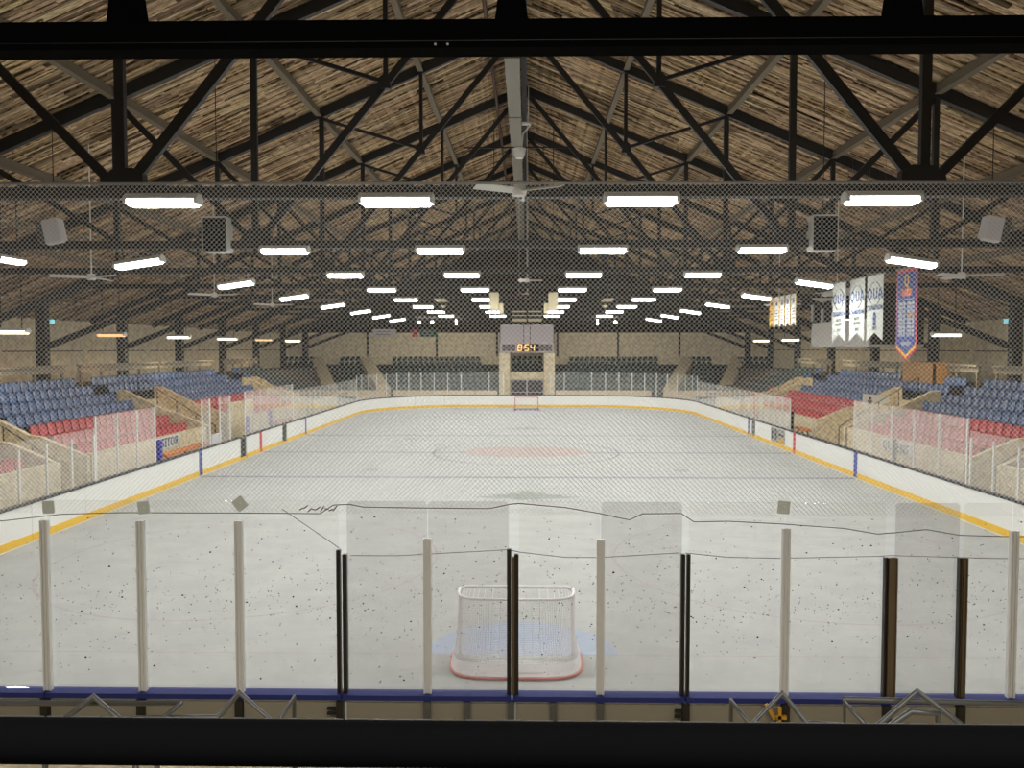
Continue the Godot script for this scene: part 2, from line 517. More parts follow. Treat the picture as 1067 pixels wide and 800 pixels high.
func purlins() -> void:
	var i := 0
	for x in [3.65, 7.3, 11.0, 14.7, 18.4]:
		for s in [-1.0, 1.0]:
			var t := thing("purlin", "pale timber purlin running down the roof, %s out from the ridge on the %s" % [nth(i), "left" if s < 0 else "right"], "purlin", Vector3(s * x, roof_y(x) - 0.17, 0), "roof purlins")
			for k in range(0, 11):
				if not shapes.has("purlin"):
					var b := MB.new()
					b.span(Vector3(-0.06, -0.15, 0), Vector3(0.06, 0.11, -BAY + 0.23))
					b.span(Vector3(-0.1, -0.155, 0), Vector3(0.1, -0.12, -BAY + 0.23))
					shapes["purlin"] = b.mesh()
				var o := part("purlin_length", shapes["purlin"], M.purlin_wood, t)
				o.position = Vector3(0, 0, -truss_d(k) - 0.115)
		i += 1
	var rb := MB.new()
	rb.span(Vector3(-0.1, 16.3, 5), Vector3(0.13, 16.78, -82))
	var o2 := thing("ridge_beam", "dark ridge beam along the peak of the roof beside the duct", "beam")
	part("beam", rb, M.truss_steel, o2)

# ---------------------------------------------------------------- stands
const STAIRS := [[24.7, 26.6], [36.7, 40.6], [53.0, 55.0]]

func mir(s: float, x: float, y: float, d: float) -> Vector3:
	return Vector3(s * x + CX * 0.5, y, -d)

func stands() -> void:
	for s in [-1.0, 1.0]:
		var side := "left" if s < 0 else "right"
		var b := MB.new()
		# terraces, broken by the stairs
		for k in 7:
			var y := 1.0 + 0.33 * k
			var x0 := 14.55 + 0.8 * k
			var cuts := [12.0]
			for st in STAIRS:
				if k < 5: cuts.append_array([st[0], st[1]])
			cuts.append(70.0)
			for q in range(0, cuts.size(), 2):
				b.span(mir(s, x0, -0.03, cuts[q]), mir(s, x0 + 0.8, y, cuts[q + 1]))
		b.span(mir(s, 20.15, -0.03, 0.5), mir(s, 23.9, 3.3, 81.9))
		var tr := struct("floor_terrace_" + side, "dark stepped concrete terrace of the %s stand" % side, b, M.dark_concrete)
		# front parapet in lengths
		var edges := [[12.0, 24.7], [26.7, 36.4], [40.7, 53.0], [55.0, 62.0]]
		for e in edges:
			b = MB.new()
			b.span(mir(s, 14.35, -0.03, e[0]), mir(s, 14.55, 1.6, e[1]))
			part("parapet", b, M.concrete, tr)
		# stairs between sloping side walls
		for st in STAIRS:
			b = MB.new()
			for i in 10:
				b.span(mir(s, 14.8 + 0.375 * i, -0.03, st[0] + 0.2), mir(s, 14.8 + 0.375 * i + 0.375, 0.35 + 0.25 * i, st[1] - 0.2))
			part("stair_flight", b, M.concrete, tr)
			for e in [st[0], st[1] - 0.2]:
				b = MB.new()
				var prof := [Vector2(14.35, 0), Vector2(18.55, 0), Vector2(18.55, 3.2), Vector2(18.2, 3.2), Vector2(16.25, 2.24), Vector2(15.9, 2.2), Vector2(14.35, 1.55)]
				var pp := []
				for q in prof: pp.append(Vector2(s * q.x + CX * 0.5, q.y))
				b.prism(pp, -e, -e - 0.2)
				part("stair_wall", b, M.concrete, tr)
			# handrail
			b = MB.new()
			var zc: float = (st[0] + st[1]) / 2.0 + 0.2
			var pts := [mir(s, 14.9, 0.4, zc), mir(s, 14.9, 1.4, zc), mir(s, 18.6, 3.75, zc), mir(s, 18.6, 2.9, zc)]
			b.tube(pts, 0.03, 8)
			for f in [0.25, 0.5, 0.75]:
				var p: Vector3 = pts[1].lerp(pts[2], f)
				b.tube([p, p - Vector3(0, 1.0, 0)], 0.022, 6)
			part("handrail", b, M.black_steel, tr)
		# low wall behind the top row
		for e in [[12.0, 24.4], [27.0, 36.0], [37.2, 45.0], [45.3, 53.0], [55.2, 62.0]]:
			b = MB.new()
			b.span(mir(s, 20.47, 4.0, e[0]), mir(s, 20.6, 4.28, e[1]))
			for f in [0.02, 0.25, 0.5, 0.75, 0.98]:
				var dd: float = lerpf(e[0], e[1], f)
				b.span(mir(s, 20.48, 3.28, dd - 0.05), mir(s, 20.59, 4.0, dd + 0.05))
			b.span(mir(s, 20.38, 4.28, e[0]), mir(s, 20.68, 4.36, e[1]))
			part("back_parapet", b, M.back_sheet, tr)
	# end stand behind the far boards: two blocks beside a tower
	var b2 := MB.new()
	for x in [[-24.0, -2.5], [2.75, 24.0]]:
		for k in 7:
			b2.span(Vector3(x[0], -0.03, -73.6 - 1.1 * k), Vector3(x[1], 0.62 + 0.48 * k, -73.6 - 1.1 * k - (1.1 if k < 6 else 1.8)))
	for k in 3: b2.span(Vector3(-1.42, 2.0, -78.2 - 1.1 * k), Vector3(1.72, 2.6 + 0.48 * k, -79.3 - 1.1 * k))
	var es := struct("floor_terrace_far", "dark stepped terrace behind the far boards", b2, M.terrace_dark)
	# tan front wall
	for x in [[-11.8, -2.5], [2.7, 11.2], [-17.5, -12.6], [12.3, 17.5]]:
		b2 = MB.new()
		b2.span(Vector3(x[0], -0.03, -72.6), Vector3(x[1], 1.36, -72.8))
		part("front_panel", b2, M.tan_panel, es)
	# slanting aisle walls
	for s in [-1.0, 1.0]:
		for q in [[13.0, 15.6], [17.8, 20.5]]:
			b2 = MB.new()
			var p := []
			for e in [0.0, 1.0]:
				var xa: float = lerpf(q[0] - 0.8, q[1], e)
				var zz := lerpf(-73.0, -81.6, e)
				var yt := lerpf(1.5, 4.3, e)
				p.append_array([Vector3(s * xa + 0.1, 0, zz), Vector3(s * (xa + 1.2) + 0.1, 0, zz), Vector3(s * (xa + 1.2) + 0.1, yt, zz), Vector3(s * xa + 0.1, yt, zz)])
			b2.hexa(p)
			part("aisle_wall", b2, M.concrete, es)

# ---------------------------------------------------------------- boards
func strip(b: MB, pts: Array, o0: float, o1: float, y0: float, y1: float) -> void:   # pts: [Vector2 point, Vector2 outward]
	for i in pts.size() - 1:
		var p := []
		for y in [y0, y1]:
			for q in [[i, o0], [i + 1, o0], [i + 1, o1], [i, o1]]:
				var w: Vector2 = pts[q[0]][0] + pts[q[0]][1] * q[1]
				p.append(Vector3(w.x, y, w.y))
		b.hexa([p[0], p[1], p[2], p[3], p[4], p[5], p[6], p[7]])

func run_line(a: Vector2, e: Vector2, out: Vector2, n := 1) -> Array:
	var r := []
	for i in n + 1: r.append([a.lerp(e, float(i) / n), out])
	return r

func run_arc(c: Vector2, g0: float, g1: float, n: int, rad := RC) -> Array:
	var r := []
	for i in n + 1:
		var g := lerpf(g0, g1, float(i) / n)
		r.append([c + Vector2(cos(g), sin(g)) * rad, Vector2(cos(g), sin(g))])
	return r

func corner_c(sx: float, near: bool) -> Vector2:
	return Vector2(CX + sx * (HW - (RN if near else RC)), -(DN + RN) if near else -(DF - RC))

func board_run(called: String, label: String, runs: Array, gates: Array, cap: Material) -> Node3D:
	var t := thing(called, label, "rink boards", Vector3.ZERO, "boards around the ice")
	for r in runs:
		var b := MB.new()
		strip(b, r, 0.0, 0.1, 0.0, 1.03)
		part("board_panel", b, M.board_white, t)
		b = MB.new()
		strip(b, r, -0.014, 0.0, 0.045, 0.24)
		part("kick_strip", b, M.kick_yellow, t)
		b = MB.new()
		strip(b, r, -0.02, 0.16, 1.03, 1.09)
		part("cap_rail", b, cap, t)
	for r in gates:
		var b := MB.new()
		strip(b, r[0], 0.05, 0.1, 0.0, 1.0)
		part("gate", b, r[1], t)  # left ones: a dark sheet set in for the shade of an open gateway
		b = MB.new()
		strip(b, r[0], 0.0, 0.1, 0.0, 0.12)
		part("gate_sill", b, M.kick_yellow, t)
	return t

func split_line(x0: float, ds: Array, sx: float, step: float) -> Array:
	var out := []
	for q in range(0, ds.size(), 2):
		var n := maxi(1, roundi((ds[q + 1] - ds[q]) / step))
		for i in n:
			var a := lerpf(ds[q], ds[q + 1], float(i) / n) + 0.006
			var e := lerpf(ds[q], ds[q + 1], float(i + 1) / n) - 0.006
			out.append(run_line(Vector2(x0, -a), Vector2(x0, -e), Vector2(sx, 0)))
	return out

func split_arc(c: Vector2, g0: float, g1: float, n: int, rad := RC) -> Array:
	var out := []
	for i in n:
		var d := 0.0008 * signf(g1 - g0)
		out.append(run_arc(c, lerpf(g0, g1, float(i) / n) + d, lerpf(g0, g1, float(i + 1) / n) - d, 5, rad))
	return out

func boards() -> void:
	var xl := CX - HW
	var xr := CX + HW
	var s0 := DN + RN
	var s1 := DF - RC
	var left := board_run("side_boards", "long white boards with yellow base along the left of the ice", split_line(xl, [s0, 36.65, 37.45, 43.0, 43.8, s1], -1, 2.6), [[run_line(Vector2(xl, -36.65), Vector2(xl, -37.45), Vector2(-1, 0)), M.dark_panel], [run_line(Vector2(xl, -43.0), Vector2(xl, -43.8), Vector2(-1, 0)), M.dark_panel]], M.cap_navy)
	var right := board_run("side_boards", "long white boards with yellow base along the right of the ice", split_line(xr, [s0, 46.2, 47.0, s1], 1, 2.6), [[run_line(Vector2(xr, -46.2), Vector2(xr, -47.0), Vector2(1, 0)), M.grey_steel]], M.cap_navy)
	for q in [[left, xl, 1.0], [right, xr, -1.0]]:
		for e in [[32.1, M.line_blue, 0.3], [39.45, M.line_red, 0.3], [47.55, M.line_blue, 0.22]]:
			var b := MB.new()
			b.span(Vector3(q[1] + q[2] * 0.018, 0.05, -e[0] + e[2] / 2), Vector3(q[1] - q[2] * 0.02, 1.035, -e[0] - e[2] / 2))
			part("line_stripe", b, e[1], q[0])
	# a printed panel on the right boards
	var ad := MB.new()
	ad.span(Vector3(xr - 0.012, 0.27, -43.2), Vector3(xr + 0.001, 0.98, -40.9))
	part("printed_panel", ad, M.print_grey, right)
	ad = MB.new()
	ad.span(Vector3(xr - 0.02, 0.32, -41.0), Vector3(xr, 0.5, -42.0))
	part("print_block", ad, M.gate_yellow, right)
	ad = MB.new()
	ad.span(Vector3(xr - 0.02, 0.4, -42.2), Vector3(xr, 0.93, -42.45))
	ad.span(Vector3(xr - 0.02, 0.36, -42.85), Vector3(xr, 0.9, -43.1))
	ad.span(Vector3(xr - 0.02, 0.66, -41.1), Vector3(xr, 0.74, -41.9))
	part("print_block", ad, M.dark_panel, right)
	var far_runs := []
	far_runs.append_array(split_arc(corner_c(-1, false), PI, PI * 1.5, 5))
	far_runs.append_array(split_arc(corner_c(1, false), 0, -PI / 2, 5))
	var n := 4
	for i in n:
		var a := lerpf(CX - HW + RC, CX + HW - RC, float(i) / n) + 0.006
		var e := lerpf(CX - HW + RC, CX + HW - RC, float(i + 1) / n) - 0.006
		far_runs.append(run_line(Vector2(a, -DF), Vector2(e, -DF), Vector2(0, -1)))
	board_run("end_boards", "curved white boards with yellow base around the far end", far_runs, [], M.cap_navy)
	var near_runs := []
	near_runs.append_array(split_arc(corner_c(-1, true), PI, PI / 2, 4, RN))
	near_runs.append_array(split_arc(corner_c(1, true), 0, PI / 2, 4, RN))
	var xs := [CX - HW + RN, -5.48, -3.205, -2.0, -0.03, 1.965, 3.115, 5.12, CX + HW - RN]
	for i in xs.size() - 1:
		near_runs.append(run_line(Vector2(xs[i] + 0.008, -DN), Vector2(xs[i + 1] - 0.008, -DN), Vector2(0, 1)))
	var nb := board_run("end_boards", "near end boards with blue cap rail, seen from behind", near_runs, [], M.cap_blue)
	# their backs: beige sheets between steel uprights
	for i in xs.size() - 1:
		var b := MB.new()
		b.span(Vector3(xs[i] + 0.05, 0.05, -DN + 0.1), Vector3(xs[i + 1] - 0.05, 0.99, -DN + 0.12))
		part("back_sheet", b, M.back_sheet, nb)
	for x in [-5.48, -4.35, -3.2, -2.02, -1.01, -0.55, -0.04, 0.45, 0.99, 1.97, 3.11, 4.26, 5.1]:
		var b := MB.new()
		b.span(Vector3(x - 0.04, 0.0, -DN + 0.1), Vector3(x + 0.04, 1.03, -DN + 0.19))
		part("upright", b, M.grey_steel if absf(x) < 1.2 else M.bronze_steel, nb)
	for x in [-2.07, 1.92]:
		for y in [0.9, 0.96]:
			var b := MB.new()
			b.cbox(Vector3(x - 0.04, y, -DN + 0.21), Vector3(0.1, 0.035, 0.04), 0.008)
			part("hinge", b, M.black_steel, nb)

# ---------------------------------------------------------------- ice
func flat(b: MB, x0: float, x1: float, z0: float, z1: float, y := 0.0015) -> void:
	b.quad(Vector3(x0, y, z0), Vector3(x1, y, z0), Vector3(x1, y, z1), Vector3(x0, y, z1), Vector3.UP)

func ring(b: MB, c: Vector3, r0: float, r1: float, n := 64, g0 := 0.0, g1 := TAU) -> void:
	for i in n:
		var a := lerpf(g0, g1, float(i) / n)
		var e := lerpf(g0, g1, float(i + 1) / n)
		var p := []
		for q in [[a, r0], [e, r0], [e, r1], [a, r1]]: p.append(c + Vector3(cos(q[0]) * q[1], 0.0015, sin(q[0]) * q[1]))
		if r0 <= 0.0: b.tri(p[0], p[2], p[3], Vector3.UP)
		else: b.quad(p[0], p[1], p[2], p[3], Vector3.UP)

func ice_marks() -> void:
	var f: Node3D = get_node("floor_001")
	var line := mat("ice_line_grey", Color(0.41, 0.42, 0.44), 0.85, 0.0, 0.12)
	var b := MB.new()
	for q in [[32.1, line], [39.85, line], [47.6, line]]:
		b = MB.new()
		flat(b, CX - HW + 0.02, CX + HW - 0.02, -q[0] + 0.14, -q[0] - 0.14)
		part("painted_line", b, q[1], f)
	for d in [13.4, 66.4]:
		b = MB.new()
		flat(b, CX - HW + 1.2, CX + HW - 1.2, -d + 0.02, -d - 0.02, 0.001)
		part("painted_line", b, M.print_rose, f)
	b = MB.new()
	ring(b, Vector3(0.1, 0.0, -39.9), 4.47, 4.57)
	part("painted_circle", b, line, f)
	b = MB.new()
	var em := []
	for q in [[-3.3, 0.0], [-2.5, 1.25], [-1.2, 1.9], [1.2, 1.9], [2.5, 1.25], [3.3, 0.0], [2.5, -1.25], [1.2, -1.9], [-1.2, -1.9], [-2.5, -1.25]]: em.append(Vector3(0.1 + q[0], 0.002, -40.2 + q[1]))
	for i in range(1, em.size() - 1): b.tri(em[0], em[i], em[i + 1], Vector3.UP)
	part("painted_emblem", b, M.print_pink, f)
	b = MB.new()
	for i in em.size():
		var a: Vector3 = em[i] + Vector3(0, 0.0006, 0)
		var e: Vector3 = em[(i + 1) % em.size()] + Vector3(0, 0.0006, 0)
		var inn := (a + e) / 2.0 - Vector3(0.1, 0.0026, -40.2)
		inn = Vector3(inn.x, 0, inn.z).normalized() * -0.09
		b.quad(a, e, e + inn, a + inn, Vector3.UP)
	for y in [-0.9, -0.2, 0.5]: flat(b, -1.2 + absf(y) * 0.4, 1.3 - absf(y) * 0.3, -40.1 + y, -39.95 + y, 0.0026)
	part("painted_emblem", b, mat("emblem_edge", Color(0.6, 0.55, 0.53), 0.85, 0.0, 0.12), f)
	# grey leaf marks
	for d in [27.9, 51.8]:
		b = MB.new()
		var pts := []
		var shape := [[1.0, 0.0], [0.62, 0.12], [0.7, 0.34], [0.42, 0.3], [0.3, 0.62], [0.16, 0.5], [0.0, 1.0]]
		for q in shape: pts.append(Vector2(q[0] * 1.85, q[1] * 1.05))
		for i in range(shape.size() - 2, -1, -1): pts.append(Vector2(-shape[i][0] * 1.85, shape[i][1] * 1.05))
		for q in [[-0.6, -0.28], [-0.34, -0.2], [-0.16, -0.5], [0.0, -0.34], [0.16, -0.5], [0.34, -0.2], [0.6, -0.28]]: pts.append(Vector2(q[0] * 1.85, q[1] * 1.05))
		var ti := Geometry2D.triangulate_polygon(PackedVector2Array(pts))
		for i in range(0, ti.size(), 3):
			var tq := []
			for j in 3: tq.append(Vector3(0.15 + pts[ti[i + j]].x, 0.002, -d - pts[ti[i + j]].y * 1.2))
			b.tri(tq[0], tq[1], tq[2], Vector3.UP)
		part("painted_leaf", b, mat("leaf_print", Color(0.53, 0.55, 0.525), 0.85, 0.0, 0.12) if not M.has("leaf_print") else M.leaf_print, f)
	for q in [[-6.4, 34.0], [6.6, 34.0], [-6.4, 45.8], [6.6, 45.8]]:
		b = MB.new()
		ring(b, Vector3(q[0], 0.0, -q[1]), 0.0, 0.32, 20)
		part("painted_dot", b, M.leaf_print, f)
	for q in [[-6.6, 19.5], [6.8, 19.5], [-6.6, 60.3], [6.8, 60.3]]:
		b = MB.new()
		ring(b, Vector3(q[0], 0.0, -q[1]), 4.5, 4.57, 64)
		part("painted_circle", b, M.print_rose, f)
	for q in [[13.4, PI, TAU], [66.4, 0.0, PI]]:
		b = MB.new()
		ring(b, Vector3(0.05, 0.0, -q[0]), 0.0, 1.62, 28, q[1], q[2])
		part("painted_crease", b, M.print_blue, f)
	# skate cuts
	b = MB.new()
	for i in 520:
		var x := rng.randf_range(-11, 11)
		var z := -rng.randf_range(10.2, 30.0)
		var g := rng.randf_range(-0.5, 0.5) + (PI / 2 if rng.randf() < 0.3 else 0.0)
		var l := rng.randf_range(0.15, 1.3)
		b.box(Vector3(x, 0.0, z), Vector3(l, 0.002, 0.004), Basis(Vector3.UP, g))
	part("skate_scratches", b, mat("scratch", Color(0.62, 0.63, 0.62), 0.6), f, "stuff")

# ---------------------------------------------------------------- lamps
func lamp_shape() -> void:
	var b := MB.new()
	b.prism([Vector2(-0.16, 0.07), Vector2(-0.06, 0.14), Vector2(0.06, 0.14), Vector2(0.16, 0.07), Vector2(0.16, 0.03), Vector2(-0.16, 0.03)], -0.6, 0.6, Basis(Vector3.UP, PI / 2))
	for s in [-1.0, 1.0]:
		b.prism([Vector2(-0.16, -0.05), Vector2(0.16, -0.05), Vector2(0.16, 0.07), Vector2(0.06, 0.14), Vector2(-0.06, 0.14), Vector2(-0.16, 0.07)], s * 0.6, s * 0.66, Basis(Vector3.UP, PI / 2))
	shapes["lamp_housing"] = b.mesh()
	b = MB.new()
	b.cbox(Vector3(0, -0.025, 0), Vector3(1.19, 0.12, 0.3), 0.02)
	shapes["lamp_tubes"] = b.mesh()
	b = MB.new()
	b.span(Vector3(-0.55, 0.135, -0.03), Vector3(0.55, 0.147, 0.03))
	shapes["lamp_slot"] = b.mesh()

func lamp(label: String, at: Vector3, roll: float, turn: float, energy: float, glow: String, tint: Color, group: String, uplight := 0.0, hang := 0.2) -> void:
	var t := thing("strip_lamp", label, "lamp", at, group)
	t.rotation = Vector3(0, turn, roll)
	part("housing", shapes["lamp_housing"], M.lamp_white, t)
	part("light_tube", shapes["lamp_tubes"], M[glow], t)
	for x in [-0.4, 0.4]:
		var bk := MB.new()
		bk.span(Vector3(x - 0.015, 0.13, -0.015), Vector3(x + 0.015, hang, 0.015))
		part("bracket", bk, M.truss_steel, t)
	var l := AreaLight3D.new()
	l.name = "lamp_light"
	l.area_size = Vector2(1.18, 0.28); l.light_energy = energy; l.light_color = tint
	l.area_range = 90.0
	l.area_attenuation = 2.0
	l.shadow_enabled = true
	l.position = Vector3(0, -0.09, 0)
	l.rotation = Vector3(-PI / 2, 0, 0)
	t.add_child(l)
	if uplight > 0.0:
		part("top_slot", shapes["lamp_slot"], M[glow], t)
		var u := AreaLight3D.new()
		u.name = "slot_light"
		u.area_size = Vector2(1.1, 0.06); u.light_energy = uplight; u.light_color = tint
		u.area_range = 90.0; u.area_attenuation = 2.0; u.shadow_enabled = true
		u.position = Vector3(0, 0.155, 0)
		u.rotation = Vector3(PI / 2, 0, 0)
		t.add_child(u)

const LAMP_ENERGY := 12.0
const UPLIGHT := 0.0
func lamps() -> void:
	lamp_shape()
	var cols := [[-10.3, "tilted outermost lamp at the left"], [-6.36, "left outer lamp"], [-2.18, "left inner lamp"], [2.16, "right inner lamp"], [6.38, "right outer lamp"], [10.32, "tilted outermost lamp at the right"]]
	for k in range(2, 10):
		for c in cols:
			var outer := absf(c[0]) > 8.0
			lamp("white strip lamp under the roof, %s of the %s row" % [c[1], "nearest" if k == 2 else "farthest" if k == 9 else nth(k - 2)],
				Vector3(c[0], 7.39 if outer else 7.72, -truss_d(k) + 0.24), (0.145 if c[0] < 0 else -0.145) if outer else 0.0, 0.0, LAMP_ENERGY, "tube_glow", Color(1, 1, 0.985), "strip lamps over the ice", UPLIGHT, 0.55 if outer else 0.28)
	for s in [-1.0, 1.0]:
		var side := "left" if s < 0 else "right"
		for k in range(4, 10):
			var orange: bool = k == 5 and s < 0 or k == 8 and s < 0
			lamp("%s strip lamp over the %s walkway, %s of its line" % ["orange" if orange else "warm white", side, nth(k - 4)], Vector3(s * 19.1 + 0.05, 5.72, -truss_d(k) - 0.6), 0.0, 0.0,
				5.0 if orange else 9.0, "tube_orange" if orange else "tube_warm", Color(1, 0.7, 0.4) if orange else Color(1, 0.92, 0.76), "walkway lamps", 0.0, roof_y(19.1) - 5.7)
		lamp("strip lamp turned lengthwise high at the %s edge of the view" % side, Vector3(s * 16.0, 7.85, -25.3), 0.0, PI / 2, 7.0, "tube_glow", Color(1, 0.98, 0.92), "strip lamps over the ice", 0.0, roof_y(16.0) - 7.85)
	for x in [-4.5, 0.0, 4.5]:
		lamp("strip lamp over the viewing gallery behind the viewer, %s" % ["left", "middle", "right"][int(x / 4.5) + 1], Vector3(x, 9.5, 2.8), 0.0, 0.0, 36.0, "tube_glow", Color(1, 0.99, 0.97), "gallery lamps", 0.0, roof_y(x) - 9.5)
	far_lamps()

func far_lamps() -> void:
	for q in [[-9.5, "leftmost small round lamp before the far wall", 0], [-8.35, "second small round lamp from the left, before far wall", 0], [-6.2, "short upright white bar made to glow, left of the scoreboard", 1], [6.45, "short upright white bar made to glow, right of the scoreboard", 1], [8.05, "small round lamp right of the scoreboard before far wall", 0]]:
		var t := thing("flood_lamp", q[1], "lamp", Vector3(q[0], 7.45, -73.15), "far end lamps")
		var b := MB.new()
		if q[2] == 0: b.lathe([Vector2(0, -0.12), Vector2(0.1, -0.07), Vector2(0.13, 0), Vector2(0.1, 0.08), Vector2(0, 0.12)], 12, Vector3.ZERO)
		else: b.cbox(Vector3.ZERO, Vector3(0.12, 0.46, 0.12), 0.02)  # white upright bars, given an added glow and light for the far stands
		part("bulb", b, M.tube_glow, t)
		b = MB.new()
		b.span(Vector3(-0.02, 0.1, -0.02), Vector3(0.02, 0.4, 0.02))
		part("stem", b, M.truss_steel, t)
		var l := OmniLight3D.new()
		l.name = "lamp_light"
		l.light_energy = 3.0; l.light_color = Color(1, 0.97, 0.9); l.light_size = 0.1
		l.omni_range = 60.0; l.omni_attenuation = 2.0; l.shadow_enabled = true
		t.add_child(l)

# ---------------------------------------------------------------- glass
func near_glass() -> void:
	var t := thing("glass_barrier", "tall clear panes on posts above the near end boards", "glass barrier", Vector3(0, 0, -DN))
	var zs := 0.03
	var panes := [[-6.6, -5.5, 0], [-5.47, -4.365, 0], [-4.34, -3.215, 0], [-3.19, -2.05, 0], [-1.95, -1.015, 1], [-1.003, -0.07, 1], [0.055, 0.985, 0], [1.0, 1.93, 1], [2.01, 3.105, 0], [3.125, 4.255, 0], [4.375, 5.1, 1], [5.155, 5.69, 0], [5.71, 6.8, 0]]
	for p in panes:
		var b := MB.new()
		var k := 0.03
		var x0: float = p[0]
		var x1: float = p[1]
		b.prism([Vector2(x0, 1.1), Vector2(x1, 1.1), Vector2(x1, 3.33 - k), Vector2(x1 - k, 3.33), Vector2(x0 + k, 3.33), Vector2(x0, 3.33 - k)], zs, zs + 0.012)
		var o := part("glass_pane", b, M.near_glass_scuffed if p[2] else M.near_glass, t)
		if p[2]: o.set_meta("label", "slightly clouded glass pane")
		b = MB.new()
		for i in 2 + int((x1 - x0) * 150.0):
			var x := rng.randf_range(x0 + 0.03, x1 - 0.03)
			var y := 1.15 + 2.0 * pow(rng.randf(), 0.8)
			if rng.randf() < 0.4: y = rng.randfn(2.15, 0.25)
			y = clampf(y, 1.13, 3.25)
			var r := rng.randf_range(0.003, 0.0078) * (1.6 if rng.randf() < 0.08 else 1.0)
			var el := rng.randf_range(0.5, 1.0)
			var g := rng.randf_range(0, PI)
			var q := []
			for j in 6:
				var h := TAU * j / 6 + g
				q.append(Vector3(x + cos(h) * r, y + sin(h) * r * el, zs + 0.0135))
			for j in range(1, 5): b.tri(q[0], q[j], q[j + 1], Vector3.BACK)
		part("puck_marks", b, M.rubber, o, "stuff")
	var yt := 3.09
	for x in [[-5.483, 3.1], [-4.353, 3.1], [-3.205, 3.1], [-1.012, 2.905], [0.992, 2.9], [3.115, 3.04], [5.703, 3.02]]:
		var b := MB.new()
		b.span(Vector3(x[0] - 0.045, 1.09, zs + 0.014), Vector3(x[0] + 0.045, x[1], zs + 0.05))
		b.span(Vector3(x[0] - 0.045, 1.09, zs + 0.05), Vector3(x[0] - 0.025, x[1], zs + 0.07))
		b.span(Vector3(x[0] + 0.02, 1.09, zs + 0.05), Vector3(x[0] + 0.045, x[1], zs + 0.07))
		b.span(Vector3(x[0] - 0.012, 1.09, zs + 0.05), Vector3(x[0] + 0.008, x[1] - 0.01, zs + 0.06))
		part("post", b, M.aluminium, t).set_meta("label", "pale aluminium post")
	for x in [[-2.04, 0.045, 2.77, "b"], [-1.968, 0.05, 2.72, "b"], [-0.063, 0.05, 2.79, "b"], [-0.018, 0.03, 2.7, "w"], [0.022, 0.05, 2.73, "b"], [1.937, 0.045, 2.74, "b"], [1.998, 0.04, 2.74, "b"], [4.258, 0.045, 2.71, "b"], [4.33, 0.1, 2.71, "w"], [5.1, 0.045, 2.71, "b"], [5.14, 0.07, 2.71, "w"]]:
		var b := MB.new()
		b.span(Vector3(x[0] - x[1] / 2, 1.09, zs + 0.014), Vector3(x[0] + x[1] / 2, x[2], zs + 0.06))
		b.span(Vector3(x[0] - x[1] / 2, 1.09, zs + 0.06), Vector3(x[0] - x[1] / 2 + 0.012, x[2], zs + 0.08))
		b.span(Vector3(x[0] + x[1] / 2 - 0.012, 1.09, zs + 0.06), Vector3(x[0] + x[1] / 2, x[2], zs + 0.08))
		part("post", b, M.bronze_steel if x[3] == "b" else M.brown_steel, t).set_meta("label", "dark gate post")
	for c in [[-5.44, 3.25, 0.05], [-4.32, 3.25, 0.1], [-3.19, 3.3, 0.65], [3.09, 3.28, -0.08]]:
		var b := MB.new()
		b.cbox(Vector3(c[0], c[1], zs + 0.022), Vector3(0.14, 0.15, 0.02), 0.006, Basis(Vector3.BACK, c[2]))
		b.lathe([Vector2(0, 0.01), Vector2(0.012, 0.006), Vector2(0.014, 0)], 8, Vector3(c[0], c[1], zs + 0.032), Basis(Vector3.RIGHT, PI / 2))
		part("corner_clip", b, M.banner_white, t)

func pane_run(t: Node3D, pts: Array, y1: float, m: Material, post_y: float, posts := true) -> void:
	# pts: points [Vector2, outward]; a pane between each pair, a post at each
	for i in pts.size() - 1:
		var b := MB.new()
		var a: Vector2 = pts[i][0] + pts[i][1] * 0.05
		var e: Vector2 = pts[i + 1][0] + pts[i + 1][1] * 0.05
		var d := (e - a).normalized() * 0.012
		strip(b, [[a + d, pts[i][1]], [e - d, pts[i + 1][1]]], 0.0, 0.012, 1.09, y1)
		part("glass_pane", b, m, t)
	if posts:
		for i in pts.size():
			var p: Vector2 = pts[i][0] + pts[i][1] * 0.085
			var b := MB.new()
			var g := atan2(pts[i][1].x, pts[i][1].y)
			b.box(Vector3(p.x, (1.09 + post_y) / 2, p.y), Vector3(0.07, post_y - 1.09, 0.045), Basis(Vector3.UP, g))
			part("post", b, M.lamp_white, t)

func ladder(x: float, d0: float, d1: float, out: Vector2, step := 1.2) -> Array:
	var n := maxi(1, roundi((d1 - d0) / step))
	return run_line(Vector2(x, -d0), Vector2(x, -d1), out, n)

